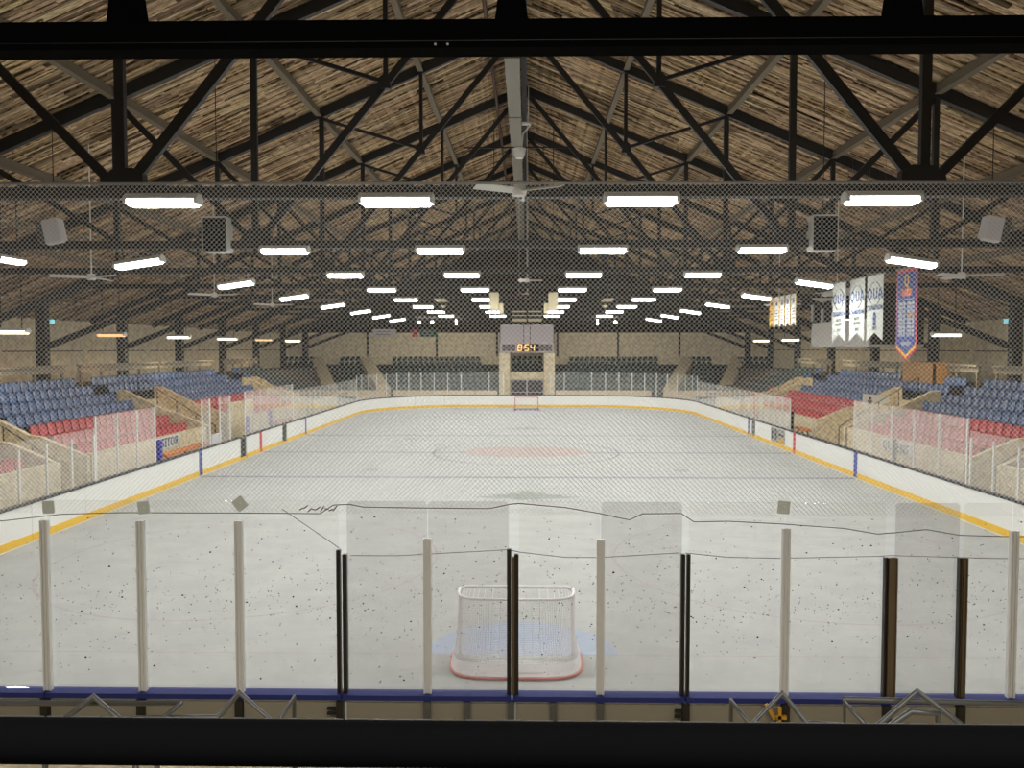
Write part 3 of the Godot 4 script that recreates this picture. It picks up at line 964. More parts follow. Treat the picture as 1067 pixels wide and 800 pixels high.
func side_glass() -> void:
	var xl := CX - HW
	var xr := CX + HW
	var t := thing("glass_barrier", "low and tall scuffed panes on pale posts along the left boards", "glass barrier")
	pane_run(t, ladder(xl, DN + RN, 24.3, Vector2(-1, 0)), 2.7, M.low_glass, 2.5)
	pane_run(t, ladder(xl, 24.4, 28.35, Vector2(-1, 0), 1.4), 3.05, M.side_glass, 3.05)
	pane_run(t, [[Vector2(xl, -32.5), Vector2(-1, 0)], [Vector2(xl, -33.3), Vector2(-1, 0)]], 3.0, M.far_glass, 3.05)
	pane_run(t, [[Vector2(xl, -34.4), Vector2(-1, 0)], [Vector2(xl, -35.6), Vector2(-1, 0)]], 3.0, M.far_glass, 3.05)
	pane_run(t, ladder(xl, 37.5, 45.2, Vector2(-1, 0), 1.1), 3.1, M.side_glass, 3.1)
	pane_run(t, ladder(xl, 45.3, DF - RC, Vector2(-1, 0)), 2.75, M.low_glass, 2.6)
	t = thing("glass_barrier", "low and tall scuffed panes on pale posts along the right boards", "glass barrier")
	pane_run(t, ladder(xr, DN + RN, 24.0, Vector2(1, 0)), 2.7, M.low_glass, 2.5)
	pane_run(t, ladder(xr, 24.2, 32.5, Vector2(1, 0), 1.7), 3.05, M.side_glass, 3.05)
	pane_run(t, ladder(xr, 40.4, DF - RC, Vector2(1, 0)), 2.65, M.low_glass, 2.6)
	t = thing("glass_barrier", "clear panes around the near corners outside the view", "glass barrier")
	pane_run(t, run_arc(corner_c(-1, true), PI - 0.06, PI / 2 + 0.06, 8, RN), 2.8, M.far_glass, 2.7)
	pane_run(t, run_arc(corner_c(1, true), 0.06, PI / 2 - 0.06, 8, RN), 2.8, M.far_glass, 2.7)
	# padded post sleeves
	for q in [[xl - 0.3, 29.15, 1.8, "blue_pad", "blue padded sleeve at the near end of the left bench"], [xl - 0.3, 38.5, 1.9, "blue_pad", "blue padded sleeve by the red line, left boards"], [xl - 0.32, 41.9, 1.9, "blue_pad", "farther blue padded sleeve behind the left boards"], [xr + 0.32, 47.3, 2.6, "red_pad", "red padded sleeve behind the right boards"], [xr + 0.28, 29.45, 1.85, "speaker_black", "black padded sleeve beside the right team bench sign"], [xr + 0.34, 41.0, 1.95, "speaker_black", "black padded sleeve beyond the right orange bench"]]:
		var b := MB.new()
		b.cbox(Vector3(0, (q[2] - 0.5) / 2 + 0.5, 0), Vector3(0.16, q[2] - 0.5, 0.2 if q[1] < 37 else 0.36), 0.03)
		b.span(Vector3(-0.04, 0, -0.04), Vector3(0.04, 0.52, 0.04))
		var p := thing("padded_sleeve", q[4], "padding", Vector3(q[0], 0, -q[1]))
		part("pad", b, M[q[3]], p)

# ---------------------------------------------------------------- far end
func far_end() -> void:
	var t := thing("glass_barrier", "clear panes on thin posts around the far end boards", "glass barrier")
	var arc := run_arc(corner_c(-1, false), PI + 0.05, PI * 1.5, 11)
	pane_run(t, arc, 3.0, M.far_glass, 3.05)
	pane_run(t, run_line(Vector2(CX - HW + RC, -DF), Vector2(-1.9, -DF), Vector2(0, -1), 2), 3.08, M.far_glass, 3.1)
	pane_run(t, run_line(Vector2(2.2, -DF), Vector2(CX + HW - RC, -DF), Vector2(0, -1), 2), 3.08, M.far_glass, 3.1)
	pane_run(t, run_arc(corner_c(1, false), -0.05, -PI / 2, 11), 3.0, M.far_glass, 3.05)
	# tower in the middle of the far stand
	var w := MB.new()
	w.span(Vector3(-2.4, -0.03, -74.5), Vector3(-1.42, 4.675, -81.9))
	w.span(Vector3(1.72, -0.03, -74.5), Vector3(2.68, 4.675, -81.9))
	w.span(Vector3(-1.42, 2.25, -75.2), Vector3(1.72, 2.95, -75.6))
	struct("wall_far_tower", "beige entrance walls under the scoreboard", w, M.wall_paint)
	var g := thing("entrance_gate", "pair of dark mesh gates below the scoreboard", "gate", Vector3(0.15, 0, -75.0))
	for s in [-1.0, 1.0]:
		var b := MB.new()
		for x in [0.03, 1.5]: b.span(Vector3(s * x - 0.03, 0, -0.03), Vector3(s * x + 0.03, 2.25, 0.03))
		for y in [0.05, 1.1, 2.2]: b.span(Vector3(s * 0.03, y - 0.03, -0.03), Vector3(s * 1.5, y + 0.03, 0.03))
		part("gate_frame", b, M.aluminium, g)
		b = MB.new()
		b.span(Vector3(s * 0.06, 0.08, -0.02), Vector3(s * 1.47, 2.18, -0.005))
		part("gate_leaf", b, mat("gate_mauve", Color(0.3, 0.28, 0.3), 0.6) if not M.has("gate_mauve") else M.gate_mauve, g)
	# scoreboard
	var sb := thing("scoreboard", "grey scoreboard with lit yellow clock high on the far wall", "scoreboard", Vector3(0.14, 0, -79))
	var b1 := MB.new()
	b1.cbox(Vector3(0, 6.5, -0.2), Vector3(5.2, 1.75, 0.4), 0.03)
	part("upper_panel", b1, M.mauve_panel, sb)
	b1 = MB.new()
	b1.cbox(Vector3(0, 5.15, -0.2), Vector3(5.2, 0.95, 0.4), 0.03)
	part("lower_panel", b1, M.mauve_panel, sb)
	b1 = MB.new()
	b1.span(Vector3(-0.95, 4.8, 0), Vector3(1.15, 5.56, 0.02))
	part("clock_face", b1, M.ink, sb)
	for x in [-1.75, 1.75]:
		b1 = MB.new()
		b1.span(Vector3(x - 0.65, 4.85, 0), Vector3(x + 0.65, 5.5, 0.015))
		part("score_window", b1, mat("score_window", Color(0.42, 0.39, 0.42), 0.4) if not M.has("score_window") else M.score_window, sb)
	for q in [[-2.05, 7.32, 0.75], [-1.05, 7.32, 0.8], [0.95, 7.32, 0.75], [2.0, 7.32, 0.8], [0.0, 6.45, 0.5], [-1.75, 5.62, 0.35], [0.05, 5.64, 0.35], [1.7, 5.66, 0.45]]:
		b1 = MB.new()
		b1.span(Vector3(q[0] - q[2] / 2, q[1] - 0.07, 0.0), Vector3(q[0] + q[2] / 2, q[1] + 0.08, 0.02))
		part("name_plate", b1, M.white_board, sb)
	for x in [-2.6, 2.6, -0.3, 0.3]:
		b1 = MB.new()
		b1.span(Vector3(x - 0.03, 5.65, -0.01), Vector3(x + 0.03, 7.3, 0.03))
		part("seam", b1, M.dark_panel, sb)
	# seven segment digits 8:54
	var segs := {"8": "abcdefg", "5": "afgcd", "4": "fgbc"}
	var dx := -0.68
	for ch in "8:54":
		b1 = MB.new()
		if ch == ":":
			for y in [5.06, 5.3]: b1.box(Vector3(dx - 0.16, y, 0.03), Vector3(0.09, 0.09, 0.03))
			part("clock_colon", b1, M.clock_glow, sb)
			dx += 0.1
			continue
		var P := {"a": [0, 0.29, 0.34, 0.1], "g": [0, 0, 0.34, 0.1], "d": [0, -0.29, 0.34, 0.1], "f": [-0.17, 0.145, 0.1, 0.3], "b": [0.17, 0.145, 0.1, 0.3], "e": [-0.17, -0.145, 0.1, 0.3], "c": [0.17, -0.145, 0.1, 0.3]}
		for sg in segs[ch]:
			var q: Array = P[sg]
			b1.box(Vector3(dx + q[0] + q[1] * 0.12, 5.18 + q[1], 0.03), Vector3(q[2], q[3], 0.03))
		part("clock_digit", b1, M.clock_glow, sb)
		dx += 0.56
	# cream louvre above it
	for s in [-1.0, 1.0]:
		for i in 3:
			b1 = MB.new()
			b1.span(Vector3(s * 0.08 + 0.03, 7.72 + i * 0.4, -0.25), Vector3(s * 1.42 + 0.03, 7.98 + i * 0.4, 0.0))
			part("louvre_slat", b1, M.cream, sb)
	# hung cream loudspeakers beside it
	for q in [[-1.46, "tall cream loudspeaker stack hung left of the scoreboard"], [1.42, "tall cream loudspeaker stack hung right of the scoreboard"]]:
		var sp := thing("loudspeaker", q[1], "loudspeaker", Vector3(q[0], 7.4, -40))
		b1 = MB.new()
		b1.cbox(Vector3(0, 0, 0), Vector3(0.46, 0.86, 0.4), 0.03)
		part("cabinet", b1, M.cream, sp)
		b1 = MB.new()
		b1.cbox(Vector3(-0.34 * signf(q[0]), -0.34, -0.05), Vector3(0.22, 0.5, 0.3), 0.03)
		part("cabinet", b1, M.cream, sp)
		b1 = MB.new()
		b1.tube([Vector3(0, 0.4, 0), Vector3(0, roof_y(1.44) - 7.42, 0)], 0.025, 6)
		part("hanger", b1, M.truss_steel, sp)
	# signs on the wall
	for q in [[-15.31, -12.99, "mauve_panel", "pinkish sign board high on the left of the far wall"], [-10.57, -8.83, "green_sign", "dark green sign board high on the far wall"], [-11.34, -10.8, "line_red", "small red sign beside the green one on far wall"]]:
		var sg := thing("wall_sign", q[3], "sign", Vector3((q[0] + q[1]) / 2, 6.65, -81.7))
		b1 = MB.new()
		b1.cbox(Vector3.ZERO, Vector3(q[1] - q[0], 0.76, 0.1), 0.02)
		part("sign_board", b1, M[q[2]], sg)
		b1 = MB.new()
		for y in [-0.2, 0.1]: b1.span(Vector3(-(q[1] - q[0]) * 0.35, y, 0.05), Vector3((q[1] - q[0]) * 0.25, y + 0.1, 0.056))
		part("print_line", b1, M.print_grey, sg)
	for q in [[-15.2, "left"], [15.4, "right"]]: pass

# ---------------------------------------------------------------- safety net
func safety_net() -> void:
	var t := thing("safety_net", "diamond mesh safety net hung above the near glass", "net", Vector3(0, 0, -9.62))
	var b := MB.new()
	var x0 := -9.0
	var x1 := 9.3
	var y0 := 3.13
	var y1 := 7.03
	var p := 0.0565
	var r := 0.0021
	var h := y1 - y0
	var n := int((x1 - x0 + h) / p)
	for s in [-1.0, 1.0]:
		for i in n:
			var c := (x0 - h + p * i) if s > 0 else (x0 + p * i)
			# line x = c + s*(y-y0)
			var ya := y0
			var yb := y1
			if s > 0:
				ya = maxf(y0, y0 + (x0 - c)); yb = minf(y1, y0 + (x1 - c))
			else:
				ya = maxf(y0, y0 + (c - x1)); yb = minf(y1, y0 + (c - x0))
			if yb <= ya: continue
			var A := Vector3(c + s * (ya - y0), ya, 0.0025 * s)
			var E := Vector3(c + s * (yb - y0), yb, 0.0025 * s)
			var u := Vector3(-s, 1, 0).normalized() * r
			var q := []
			for g in 3:
				var w := TAU * g / 3 + PI / 2
				q.append(u * cos(w) + Vector3(0, 0, r * sin(w)))
			for g in 3:
				var g2 := (g + 1) % 3
				b.quad(A + q[g], E + q[g], E + q[g2], A + q[g2], q[g] + q[g2])
	part("mesh", b, M.net_cord, t, "stuff")
	b = MB.new()
	b.tube([Vector3(x0, y1 + 0.02, 0), Vector3(x1, y1 - 0.02, 0)], 0.016, 8)
	part("top_cable", b, M.cable, t)
	# slack cords along the bottom, tied here and there
	var pts := []
	for q in [[-9.0, 3.05], [-6.1, 3.05], [-5.4, 3.13], [-4.7, 3.15], [-3.3, 3.155], [-2.3, 3.15], [-2.15, 3.25], [-1.95, 3.26], [-1.8, 3.23], [-1.2, 3.22], [-0.3, 3.215], [-0.05, 3.27], [0.05, 3.28], [0.6, 3.23], [1.0, 3.165], [1.2, 3.12], [1.35, 3.09], [1.5, 3.16], [1.95, 3.17], [2.1, 3.07], [2.5, 3.075], [3.1, 3.05], [3.85, 3.0], [4.25, 2.93], [4.45, 2.95], [4.8, 2.99], [5.2, 2.92], [5.75, 2.91], [9.0, 2.92]]:
		pts.append(Vector3(q[0], q[1], 0.09 + 0.01 * sin(q[0] * 7.0)))
	b = MB.new()
	b.tube(pts, 0.0055, 5)
	part("bottom_cord", b, M.dark_cord, t)
	for l in [[[-1.95, 2.65], [-1.4, 2.65], [-0.9, 2.68], [-0.07, 2.73], [0.06, 2.7], [0.6, 2.64], [1.0, 2.64], [1.93, 2.7]], [[2.0, 2.7], [2.5, 2.65], [3.1, 2.64], [4.26, 2.67], [4.4, 2.68], [5.6, 2.65], [6.5, 2.65]]]:
		pts = []
		for q in l: pts.append(Vector3(q[0], q[1], 0.09))
		b = MB.new()
		b.tube(pts, 0.004, 5)
		part("bottom_cord", b, M.dark_cord, t)
	b = MB.new()
	b.tube([Vector3(-2.75, 3.2, 0.09), Vector3(-2.08, 2.74, 0.09)], 0.004, 5)
	for i in 9: b.tube([Vector3(-2.55 + i * 0.05, 3.19 + 0.02 * sin(i * 2.3), 0.085), Vector3(-2.5 + i * 0.05, 3.22 + 0.025 * sin(i * 1.7), 0.1)], 0.007, 5)
	part("knotted_end", b, M.dark_cord, t)

# ---------------------------------------------------------------- goals
func goals() -> void:
	for q in [[Vector3(-0.03, 0.0, -13.4), 0.0, "hockey goal with white netting behind the near glass"], [Vector3(0.12, 0.0, -66.4), PI, "small hockey goal at the far end of the ice"]]:
		var t := thing("hockey_goal", q[2], "goal", q[0])
		t.rotation.y = q[1]
		t.scale = Vector3(1, 0.95, 1)
		# local: mouth at z = 0 facing -z, back towards +z
		var b := MB.new()
		var w := 0.94
		b.tube([Vector3(-w, 0, 0), Vector3(-w, 1.1, 0), Vector3(-w + 0.03, 1.17, 0), Vector3(-w + 0.1, 1.2, 0), Vector3(w - 0.1, 1.2, 0), Vector3(w - 0.03, 1.17, 0), Vector3(w, 1.1, 0), Vector3(w, 0, 0)], 0.03, 10)
		part("mouth_frame", b, M.goal_white if q[1] == 0.0 else M.goal_red, t)
		# plan curves of the back at each height
		var plan := func(y: float, k: int) -> Vector3:
			var g := PI * k / 24.0
			var f := clampf(1.0 - y / 1.2, 0.0, 1.0)
			var flare := pow(f, 3.0)
			var ww := 0.94 + 0.13 * flare
			var dep := lerpf(0.62, 0.85, f) + 0.24 * flare
			var cx := -cos(g)
			var sx := signf(cx) * pow(absf(cx), 0.45)
			return Vector3(sx * ww, y, pow(sin(g), 0.45) * dep)
		var top := []
		var base := []
		for k in 25:
			top.append(plan.call(1.18, k)); base.append(plan.call(0.03, k))
		b = MB.new()
		b.tube(top, 0.024, 8)
		part("top_rail", b, M.goal_white, t)
		b = MB.new()
		b.tube(base, 0.024, 8)
		part("base_rail", b, M.goal_base if q[1] == 0.0 else M.goal_red, t)
		# padded white skirt
		b = MB.new()
		for k in 24:
			var ys := [0.06, 0.12, 0.22]
			for i in 2:
				var a: Vector3 = plan.call(ys[i], k)
				var e: Vector3 = plan.call(ys[i], k + 1)
				var a2: Vector3 = plan.call(ys[i + 1], k)
				var e2: Vector3 = plan.call(ys[i + 1], k + 1)
				var up := Vector3(0, 0, 0.012 + 0.012 * ((k + i) % 2))
				b.quad(a + up, e + up, e2 + up, a2 + up, Vector3(0, 0.4, 1))
		part("base_skirt", b, M.goal_white, t)
		# netting: cords up the back and round it, and over the top
		b = MB.new()
		var fine: int = 72 if q[1] == 0.0 else 30
		for i in fine + 1:
			var col := []
			for j in 9:
				var y := lerpf(0.08, 1.18, j / 8.0)
				var k := 24.0 * i / fine
				var k0 := mini(int(k), 23)
				var A: Vector3 = plan.call(y, k0)
				var E: Vector3 = plan.call(y, k0 + 1)
				col.append(A.lerp(E, k - k0))
			b.tube(col, 0.0036, 3)
		for j in (36 if q[1] == 0.0 else 14):
			var y := lerpf(0.1, 1.17, j / (35.0 if q[1] == 0.0 else 13.0))
			var rowp := []
			for k in 25: rowp.append(plan.call(y, k))
			b.tube(rowp, 0.0036, 3)
		for k in range(1, 24):
			var A: Vector3 = top[k]
			b.tube([A, Vector3(A.x, 1.19, 0.0)], 0.0036, 3)
		part("netting", b, M.goal_white, t, "stuff")

# ---------------------------------------------------------------- seats
func seat_shapes() -> void:
	var b := MB.new()
	# local: facing +x, back at x = 0, tread at y = 0
	var rows := [[0.38, 0.36, 0.03], [0.46, 0.43, 0.0], [0.6, 0.44, -0.03], [0.72, 0.42, -0.055], [0.78, 0.36, -0.065], [0.8, 0.28, -0.068]]
	for i in rows.size() - 1:
		for k in 4:
			var q := []
			for e in [[i, k], [i + 1, k], [i + 1, k + 1], [i, k + 1]]:
				var f: float = e[1] / 4.0 * 2.0 - 1.0
				var r: Array = rows[e[0]]
				q.append(Vector3(r[2] - 0.05 + 0.05 * f * f, r[0], f * r[1] / 2))
			b.quad(q[0], q[1], q[2], q[3], Vector3.RIGHT)
			var off := Vector3(-0.025, 0, 0)
			b.quad(q[0] + off, q[1] + off, q[2] + off, q[3] + off, Vector3.LEFT)
			if i == rows.size() - 2: b.quad(q[1], q[2], q[2] + off, q[1] + off, Vector3.UP)
			if i == 0: b.quad(q[0], q[3], q[3] + off, q[0] + off, Vector3.DOWN)
			if k == 0: b.quad(q[0], q[1], q[1] + off, q[0] + off, Vector3.FORWARD)
			if k == 3: b.quad(q[3], q[2], q[2] + off, q[3] + off, Vector3.BACK)
	shapes["backrest"] = b.mesh()
	var p := MB.new()
	p.prism([Vector2(0.0, 0.4), Vector2(0.4, 0.43), Vector2(0.44, 0.41), Vector2(0.4, 0.385), Vector2(0.0, 0.36)], -0.21, 0.21)
	shapes["seat_pan"] = p.mesh()
	var l := MB.new()
	l.span(Vector3(0.12, 0, -0.03), Vector3(0.2, 0.38, 0.03))
	shapes["pedestal"] = l.mesh()
	for m in [p, l]:
		b.v.append_array(m.v); b.n.append_array(m.n); b.c.append_array(m.c); b.uv.append_array(m.uv)
	shapes["seat_whole"] = b.mesh()

func in_view(p: Vector3) -> bool:
	var d := -p.z
	return d > 3.0 and absf(p.x - 0.14 + d * 0.018) < d * 0.655

func seats() -> void:
	seat_shapes()
	var masses := {"seat_blue": [], "seat_red": [], "seat_green": []}
	var proto := {}
	var count := 0
	var kinds := ["lowest red row", "middle red row", "top red row", "lowest blue row", "second blue row", "third blue row", "top blue row"]
	for s in [-1.0, 1.0]:
		var side := "left" if s < 0 else "right"
		for k in 7:
			var y := 1.0 + 0.33 * k
			var x := 15.2 + 0.8 * k
			var m := "seat_red" if k < 3 else "seat_blue"
			var secs := [[22.6, 24.5], [27.0, 36.0 if k >= 5 else 36.4], [37.3 if k >= 5 else 41.0, 52.7], [55.3, 62.0]]
			for si in secs.size():
				var n := int((secs[si][1] - secs[si][0]) / 0.5)
				for i in n:
					var d: float = secs[si][1] - 0.25 - 0.5 * i if si < 2 else secs[si][0] + 0.25 + 0.5 * i
					var at := mir(s, x, y, d)
					if not in_view(at) or (s > 0 and k == 6 and d > 39.2 and d < 43.6): continue
					var single: bool = si < 2 or si == 2 and k >= 3 and i < 9
					var mm := m
					if d > 57.0: mm = "seat_green"
					if not single:
						masses[mm].append(Transform3D(Basis(Vector3.UP, 0.0 if s < 0 else PI), at))
						continue
					var lab: String
					if si == 0: lab = "red plastic seat, %s before the nearest stairs, %s, %s stand" % [nth(i), kinds[k], side]
					elif si == 1: lab = "%s plastic seat, %s on near side of stairwell, %s, %s stand" % ["red" if k < 3 else "blue", nth(i), kinds[k], side]
					else: lab = "blue plastic seat, %s on far side of stairwell, %s, %s stand" % [nth(i), kinds[k], side]
					var o: Node3D
					if not proto.has(m):
						o = Node3D.new()
						part("backrest", shapes["backrest"], M[m], o)
						part("seat_pan", shapes["seat_pan"], M[m], o)
						part("pedestal", shapes["pedestal"], M.truss_steel, o)
						proto[m] = o
					else:
						o = proto[m].duplicate()
					o.name = numbered("stadium_seat")
					add_child(o)
					o.position = at
					o.rotation.y = 0.0 if s < 0 else PI
					o.set_meta("label", lab); o.set_meta("category", "seat"); o.set_meta("group", "%s of the %s stand" % [kinds[k], side])
					count += 1
	# dark green seats of the far stand
	for q in [[-12.2, -2.9], [3.2, 12.4], [-17.4, -14.9], [15.2, 17.6], [-23.0, -19.5], [19.8, 23.0]]:
		for k in 7:
			var n := int((q[1] - q[0]) / 0.52)
			for i in n:
				masses["seat_green"].append(Transform3D(Basis(Vector3.UP, -PI / 2), Vector3(q[0] + 0.26 + 0.52 * i + signf(q[0]) * 0.18 * k, 0.62 + 0.48 * k, -74.2 - 1.1 * k)))
	for k in 3:
		for i in 6: masses["seat_green"].append(Transform3D(Basis(Vector3.UP, -PI / 2), Vector3(-1.15 + 0.52 * i, 2.6 + 0.48 * k, -78.9 - 1.1 * k)))
	for mm in masses:
		var mu := MultiMesh.new()
		mu.transform_format = MultiMesh.TRANSFORM_3D
		mu.mesh = shapes["seat_whole"]
		mu.instance_count = masses[mm].size()
		for i in masses[mm].size(): mu.set_instance_transform(i, masses[mm][i])
		var o := MultiMeshInstance3D.new()
		o.name = numbered("distant_seats")
		o.multimesh = mu; o.material_override = M[mm]
		add_child(o)
		o.set_meta("kind", "stuff"); o.set_meta("category", "seats")
		o.set_meta("label", {"seat_blue": "distant rows of blue seats beyond the stairwells", "seat_red": "distant rows of red seats beyond the stairwells", "seat_green": "dark green seats filling the far end stands"}[mm])

# ---------------------------------------------------------------- things along the sides
func sides() -> void:
	var b: MB
	# team bench signs painted on hung boards
	var s1 := thing("bench_sign", "white VISITOR sign board on the left bench wall", "sign", Vector3(-14.3, 1.34, -32.3))
	b = MB.new()
	b.cbox(Vector3.ZERO, Vector3(0.04, 0.46, 2.4), 0.01)
	part("sign_board", b, M.white_board, s1)
	lettering("VISITOR", 0.5, M.ink, s1, Vector3(0.024, 0, 0), Basis(Vector3.UP, PI / 2), 1.1)
	var s2 := thing("bench_sign", "white QUEENS sign board on the right bench wall", "sign", Vector3(14.378, 1.3, -31.6))
	b = MB.new()
	b.cbox(Vector3.ZERO, Vector3(0.04, 0.46, 2.6), 0.01)
	part("sign_board", b, M.white_board, s2)
	lettering("QUEENS", 0.5, M.ink, s2, Vector3(-0.024, 0, 0), Basis(Vector3.UP, -PI / 2), 1.15)
	for q in [[-14.34, 25.2, "stencilled black letters on the left front wall by the nearest stairs", PI / 2], [14.44, 25.2, "stencilled black letters on the right front wall by the nearest stairs", -PI / 2]]:
		var t := thing("wall_lettering", q[2], "lettering", Vector3(q[0], 1.36, -q[1] + 0.9))
		lettering("NEUT", 0.34, M.ink, t, Vector3(0.01 * signf(-q[0]), 0, 0), Basis(Vector3.UP, q[3]), 1.2)
	# orange shelves above the benches
	for q in [[-13.25, 29.6, 33.6, 1.16, "long orange wooden rail in front of the left bench"], [-13.25, 42.9, 45.9, 1.16, "short orange wooden rail by the far left box"], [13.75, 39.5, 41.2, 1.13, "short orange wooden rail behind the right boards"]]:
		var t := thing("bench_rail", q[4], "bench", Vector3(q[0], 0, -(q[1] + q[2]) / 2))
		b = MB.new()
		b.cbox(Vector3(0, q[3], 0), Vector3(0.3, 0.12, q[2] - q[1]), 0.015)
		part("plank", b, M.orange_wood, t)
		for z in [-0.4, 0.0, 0.4]:
			b = MB.new()
			b.span(Vector3(-0.03, -0.05, z * (q[2] - q[1]) - 0.03), Vector3(0.03, q[3] - 0.05, z * (q[2] - q[1]) + 0.03))
			part("leg", b, M.black_steel, t)
	# white box boards behind the left boards
	var wb := thing("penalty_box_door", "small white door panel behind the left boards before the stairs", "door panel", Vector3(-13.4, 0, -35.2))
	b = MB.new()
	b.cbox(Vector3(0, 0.7, 0), Vector3(0.06, 1.4, 1.1), 0.02)
	part("panel", b, M.white_board, wb)
	var wall2 := thing("penalty_box_wall", "beige box wall behind the tall panes on the left", "partition", Vector3(-14.0, 0, -40))
	b = MB.new()
	b.cbox(Vector3(0, 1.25, 0), Vector3(0.12, 2.5, 3.4), 0.02)
	part("panel", b, M.concrete, wall2)
	# white notice on the far stair wall, right
	var nt := thing("notice_board", "white notice panel with a dark figure on the right stair wall", "sign", Vector3(17.2, 2.55, -40.36))
	b = MB.new()
	b.prism([Vector2(-0.55, -0.6), Vector2(0.75, -0.1), Vector2(0.75, 0.2), Vector2(-0.55, 0.35)], 0, 0.03)
	part("sign_board", b, M.white_board, nt)
	b = MB.new()
	b.lathe([Vector2(0, 0.07), Vector2(0.06, 0.04), Vector2(0.07, 0), Vector2(0, -0.07)], 10, Vector3(-0.2, 0.1, 0.05))
	b.span(Vector3(-0.3, -0.22, 0.03), Vector3(-0.12, 0.02, 0.06))
	part("figure", b, M.ink, nt)
	# wooden booth at the back of the right stand
	var bt := thing("wooden_booth", "brown wooden booth behind the top row, right stand", "booth", Vector3(20.0, 3.3, -41.5))
	for z in [[-1.55, -0.05], [0.05, 1.55]]:
		b = MB.new()
		b.span(Vector3(-0.2, 0, z[0]), Vector3(0.0, 1.05, z[1]))
		part("side_panel", b, M.booth_wood, bt)
	b = MB.new()
	b.span(Vector3(-0.15, 0, 1.45), Vector3(1.2, 1.05, 1.55))
	part("side_panel", b, M.booth_wood, bt)
	b = MB.new()
	b.span(Vector3(-0.24, 1.05, -1.6), Vector3(1.2, 1.12, 1.6))
	part("ledge", b, M.booth_wood, bt)
	# press box hung over the right stand
	var pb := thing("press_box", "grey press box with dark windows hung above the right stand", "booth", Vector3(18, 0, -47.2))
	b = MB.new()
	b.span(Vector3(0, 5.2, -4.3), Vector3(2.8, 5.32, 4.3))
	part("floor_slab", b, M.booth_grey, pb)
	for i in 5:
		b = MB.new()
		b.span(Vector3(-0.05, 5.3, -4.3 + 1.72 * i + 0.02), Vector3(0.05, 6.6, -4.3 + 1.72 * (i + 1) - 0.02))
		part("front_panel", b, M.booth_grey, pb)
		b = MB.new()
		b.span(Vector3(0, 6.66, -4.3 + 1.72 * i + 0.12), Vector3(0.02, 7.9, -4.3 + 1.72 * (i + 1) - 0.12))
		part("window_pane", b, M.window_glass, pb)
	for i in 6:
		b = MB.new()
		b.span(Vector3(-0.06, 6.6, -4.3 + 1.72 * i - 0.1), Vector3(0.08, 7.95, -4.3 + 1.72 * i + 0.1))
		part("window_post", b, M.booth_grey, pb)
	b = MB.new()
	b.span(Vector3(-0.1, 6.58, -4.35), Vector3(0.12, 6.66, 4.35))
	part("sill", b, M.booth_grey, pb)
	b = MB.new()
	b.span(Vector3(-0.05, 7.92, -4.3), Vector3(0.05, 8.5, 4.3))
	part("fascia", b, M.booth_grey, pb)
	for z in [-4.3, 4.22]:
		b = MB.new()
		b.prism([Vector2(0.06, 5.3), Vector2(2.8, 5.3), Vector2(2.8, 7.7), Vector2(0.06, 8.45)], z, z + 0.08)
		part("end_wall", b, M.dark_panel, pb)
	# exit signs
	for s in [-1.0, 1.0]:
		var e := thing("exit_sign", "small lit green exit sign on the %s back wall" % ("left" if s < 0 else "right"), "sign", Vector3(s * 23.85, 6.45, -40.8))
		b = MB.new()
		b.cbox(Vector3.ZERO, Vector3(0.1, 0.3, 0.6), 0.02)
		part("case", b, M.dark_panel, e)
		b = MB.new()
		b.span(Vector3(-s * 0.05, -0.11, -0.22), Vector3(-s * 0.06, 0.11, 0.22))
		part("lit_face", b, M.exit_glow, e)
	# banners
	for i in 3:
		var d: float = [30.25, 28.6, 27.15][i]
		white_banner(i, d)
	blue_banner()
	for i in 5:
		var t := thing("pennant", "narrow gold and white pennant, %s from the left in the far row of five" % nth(i), "banner", Vector3(11.6, 7.45, -38.5 + 0.78 * i), "five gold pennants")
		b = MB.new()
		var B := Basis(Vector3(0, 0, 1), Vector3.UP, Vector3(-1, 0, 0))
		b.prism([Vector2(-0.33, 0), Vector2(0.33, 0), Vector2(0.33, -1.38), Vector2(0, -1.2), Vector2(-0.33, -1.38)], 0, 0.012, B)
		part("cloth", b, M.banner_white if i > 0 else M.banner_gold, t)
		b = MB.new()
		for s in [-1.0, 1.0]: b.span(Vector3(-0.014, -1.3, s * 0.3 - 0.03), Vector3(-0.011, -0.02, s * 0.3 + 0.03))
		part("border", b, M.banner_gold, t)
		b = MB.new()
		b.span(Vector3(-0.016, -0.4, -0.13), Vector3(-0.011, -0.18, 0.13))
		for y in [-0.6, -0.72, -0.84, -1.0]: b.span(Vector3(-0.016, y - 0.05, -0.18), Vector3(-0.011, y, 0.18))
		part("print", b, M.ink_blue if i % 2 else M.pipe_brown, t)
		b = MB.new()
		b.span(Vector3(0.0, -0.02, -0.36), Vector3(0.03, 0.02, 0.36))
		b.tube([Vector3(0.015, 0, 0), Vector3(0.015, roof_y(11.6) - 7.44, 0)], 0.006, 4)
		part("hanging_rod", b, M.grey_steel, t)

